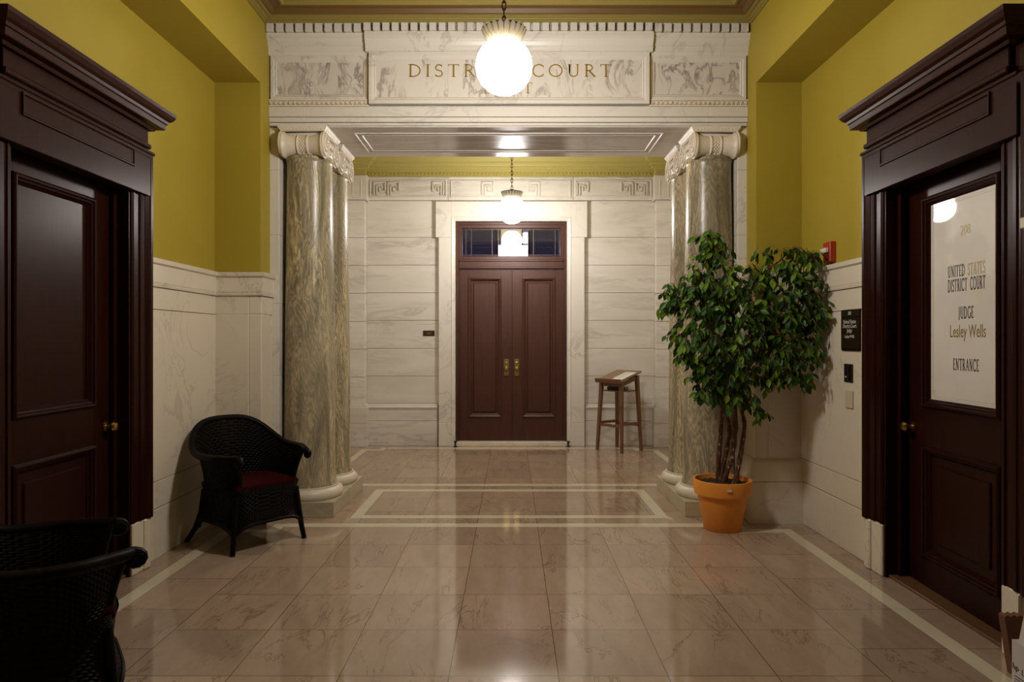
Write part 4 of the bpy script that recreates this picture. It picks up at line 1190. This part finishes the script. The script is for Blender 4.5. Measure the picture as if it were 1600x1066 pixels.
def board(bm, a, b, h, th):
    a, b = Vector(a), Vector(b); d = (b-a).normalized(); n = Vector((-d.y, d.x, 0)).normalized()*th/2
    up = Vector((0, 0, h/2))
    v = [bm.verts.new(p+sn*n+su*up) for p in (a, b) for sn in (-1, 1) for su in (-1, 1)]
    for f_ in ((0, 1, 3, 2), (4, 6, 7, 5), (0, 4, 5, 1), (2, 3, 7, 6), (1, 5, 7, 3), (0, 2, 6, 4)): bm.faces.new([v[k] for k in f_])
for i in range(4):
    j = (i+1) % 4
    bm = B(); board(bm, lv(i, .36 if i % 2 else .335)-S0, lv(j, .36 if i % 2 else .335)-S0, .035, .018); obj('stretcher', bm, 'oak', st)
    a, b = lv(i, tops[i].z-.02), lv(j, tops[j].z-.02)
    bm = B(); board(bm, a-S0-Vector((0, 0, .012)), b-S0-Vector((0, 0, .012)), .052, .018); obj('apron', bm, 'oak', st)
bm = B(); zz = .775
prism(bm, [tuple((lv(i, zz)-S0)[:2]) for i in range(4)], XY, zz, zz+.014); shelf = obj('shelf', bm, 'oak', st)
# slanted top: local frame
dn = ((feet[0]+feet[1])/2-(feet[2]+feet[3])/2); dn.z = 0; ln = dn.length; dn.normalize(); sd = Vector((-dn.y, dn.x, 0))
T0 = cen+Vector((0, 0, .965)); slope = math.atan2(.125, .40)
U = sd; V = (dn*math.cos(slope)-Vector((0, 0, 1))*math.sin(slope)); N = U.cross(V); N = N if N.z > 0 else -N
tm = plane_map(T0-S0, U, V, N)
def tb(bm, u0, u1, v0, v1, h0, h1, bev=.003):
    k = set(bm.verts); box(bm, u0, u1, v0, v1, h0, h1, bev)
    for v in bm.verts:
        if v not in k: v.co = tm(*v.co)
bm = B(); tb(bm, -.225, .225, -.20, .22, 0, .022, .005); obj('desk_top', bm, 'oak_top', st)
bm = B(); tb(bm, -.225, .225, .205, .232, -.012, .048, .006); obj('book_ledge', bm, 'oak', st)
u_sgn = 1 if U.x > 0 else -1
bm = B(); ua, ub = sorted((u_sgn*.02, u_sgn*.20)); tb(bm, ua, ub, -.12, .15, .0225, .0245, 0)
for v in bm.verts: v.co += S0
sheet = obj('paper_sheet', bm, 'paper', None, False, label='white sheet of paper lying on the slanted top of the wooden stand', category='paper')
bm = B()
for k in range(9): tb(bm, ua+.02, ub-.02-.03*(k % 3), -.10+.025*k, -.094+.025*k, .0246, .0249, 0)
for v in bm.verts: v.co += S0
obj('text_lines', bm, 'iron', sheet)
bm = B(); c0 = lv(1, .82).lerp(lv(0, .82), .45); 
box(bm, -.12, .12, -.085, .085, .790, .835, .006, 1); box(bm, -.10, .06, -.07, .06, .835, .862, .004)
for v in bm.verts: v.co = Matrix.Rotation(rzA+.4, 4, 'Z') @ v.co+Vector((cen.x-.02, cen.y+.0, 0))
obj('black_book', bm, 'black', None, False, label='black book lying on the small shelf beneath the slanted top of the stand', category='book')

# ------------------------------------------------------------------ wall fittings
rm = plane_map((sX(1, A_WALL-.02), 0, 0), (0, -1, 0), (0, 0, 1), (-1, 0, 0))   # right wainscot plane
def rbox(bm, u0, u1, v0, v1, h0, h1, bev=0, X0=sX(1, A_WALL-.02)): box(bm, X0-h0, X0-h1, u0, u1, v0, v1, bev)
# room sign
sg = thing('room_sign', 'dark brown sign with white lettering on the wall between ficus and right door', 'sign', (sX(1, A_WALL-.02), 4.625, 1.51))
O = Vector(sg.location)
def sp(name, bm, mat, par, O, **k):
    for v in bm.verts: v.co -= O
    return obj(name, bm, mat, par, False, **k)
bm = B(); rbox(bm, 4.50, 4.75, 1.375, 1.655, 0, .012, .002); sp('backing_plate', bm, 'mahog', sg, O)
bm = B(); rbox(bm, 4.505, 4.745, 1.39, 1.60, .012, .016, .001); rbox(bm, 4.505, 4.745, 1.605, 1.65, .012, .016, .001); sp('face_plate', bm, 'bronze', sg, O)
for txt, z, sz in (('208', 1.618, .026), ('United States', 1.560, .030), ('District Court', 1.530, .030), ('Judge', 1.500, .030), ('Lesley Wells', 1.462, .024)):
    bm = B()
    font_text(bm, txt, -4.625, z, sz*1.25, rm, .016, .0172, .85)
    sp('sign_lettering', bm, 'offwhite', sg, O)
# black card reader / switch
sw = thing('wall_switch', 'small dark switch plate with a lit white dot below the room sign', 'switch', (sX(1, A_WALL-.02), 4.665, 1.22)); O = Vector(sw.location)
bm = B(); rbox(bm, 4.605, 4.72, 1.16, 1.285, 0, .008, .002); sp('switch_plate', bm, 'bronze', sw, O)
bm = B(); rbox(bm, 4.635, 4.69, 1.175, 1.27, .008, .022, .003); sp('switch_body', bm, 'black', sw, O)
bm = B(); bmesh.ops.create_icosphere(bm, subdivisions=2, radius=.006, matrix=Matrix.Translation((sX(1, A_WALL-.02)-.023, 4.66, 1.197))); sp('indicator_dot', bm, 'offwhite', sw, O)
bm = B(); rbox(bm, 4.60, 4.70, .985, 1.105, 0, .012, .003)
O = Vector((sX(1, A_WALL-.02), 4.65, 1.045)); cp = sp('blank_plate', bm, 'cream_plastic', None, O, label='cream blank cover plate on the marble wall beneath the dark switch', category='cover plate'); cp.location = O
# fire alarm strobe on the paint
X0 = sX(1, A_WALL)
fa = thing('fire_alarm', 'red fire alarm with clear strobe on the olive wall beside the ficus top', 'fire alarm', (X0, 4.95, 2.08)); O = Vector(fa.location)
bm = B(); rbox(bm, 4.89, 5.00, 2.01, 2.155, 0, .045, .004, X0); sp('alarm_body', bm, 'red', fa, O)
bm = B(); rbox(bm, 4.905, 4.985, 2.075, 2.11, .045, .075, .006, X0); sp('strobe_lens', bm, 'lens', fa, O)
bm = B()
for k in range(5): rbox(bm, 4.905, 4.985, 2.02+.009*k, 2.024+.009*k, .045, .0465, 0, X0)
sp('sounder_slots', bm, 'black', fa, O)
# beige device near right edge
th = thing('thermostat', 'beige wall device just past the near edge of the right door case', 'thermostat', (X0, 2.79, 1.87)); O = Vector(th.location)
bm = B(); rbox(bm, 2.70, 2.785, 1.90, 1.945, 0, .255, .004, X0); sp('device_cap', bm, 'cream_plastic', th, O)
bm = B(); rbox(bm, 2.70, 2.775, 1.79, 1.90, 0, .245, .004, X0); sp('device_body', bm, 'cream_plastic', th, O)
# bronze number plate on the back wall
npl = thing('number_plate', 'tiny bronze number plate on the streaked marble left of the rear door', 'plate', (bx(670), 9.40, bz(521))); O = Vector(npl.location)
bm = B(); box(bm, bx(661), bx(679), 9.392, 9.40, bz(525.2), bz(516.7), .002); sp('plate', bm, 'bronze', npl, O)
bm = B(); font_text(bm, '207', bx(670.5), bz(522.8), .045, plane_map((0, 9.392, 0), (1, 0, 0), (0, 0, 1), (0, -1, 0)), 0, .002); sp('plate_number', bm, 'brass', npl, O)
# floor door stops
for px, lab in ((711.5, 'small dark door holder on the floor at the left foot of the rear door surround'), (888, 'small dark door holder on the floor at the right foot of the rear door surround')):
    c = Vector((bx(px, 9.28), 9.28, 0)); bm = B()
    lathe(bm, [(.001, 0), (.03, 0), (.03, .008), (.012, .014), (.01, .05), (.02, .056), (.022, .075), (.001, .08)], seg=16)
    o = obj('door_stop', bm, 'bronze', None, True, label=lab, category='door stop', group='door stops at the rear door'); o.location = c

# ------------------------------------------------------------------ carton and paper bag at the right edge
cx_, cy_ = P(1577, 1000, 2.93).x, 2.90
bxo = thing('cardboard_carton', 'white printed carton at the lower right edge beside the marble block', 'box', (2.19, 2.78, 0), math.radians(0))
bm = B()
# body: slanted-open carton, height .30 falling towards the door
f = lambda u, v, h: Vector((u, h, v))
prism(bm, [(-.085, 0), (.10, 0), (.10, .36), (-.02, .36), (-.055, .19), (-.085, .19)], f, -.14, .10)
obj('carton_body', bm, 'carton', bxo)
bm = B(); fm = plane_map((-.0855, 0, 0), (0, -1, 0), (0, 0, 1), (-1, 0, 0))
font_text(bm, 'hp', -.078, .072, .036, fm, 0, .001); font_text(bm, 'LaserJet', .010, .066, .034, fm, 0, .001)
for k in range(4): box(bm, -.0865, -.0855, -.06, .085, .045-.012*k, .0475-.012*k)
obj('carton_print', bm, 'ink', bxo)
bag = thing('paper_bag', 'brown paper bag with zigzag top edge behind the white carton', 'bag', (2.20, 2.99, 0), 0)
bm = B()
zig = []
N_ = 8
for i in range(N_+1):
    u = -.075+.11*i/N_; zig.append((u, .255+(.008 if i % 2 else 0)))
prism(bm, [(-.035, 0), (.03, 0)]+zig[::-1], f, -.04, .0)
obj('bag_body', bm, 'bag', bag)
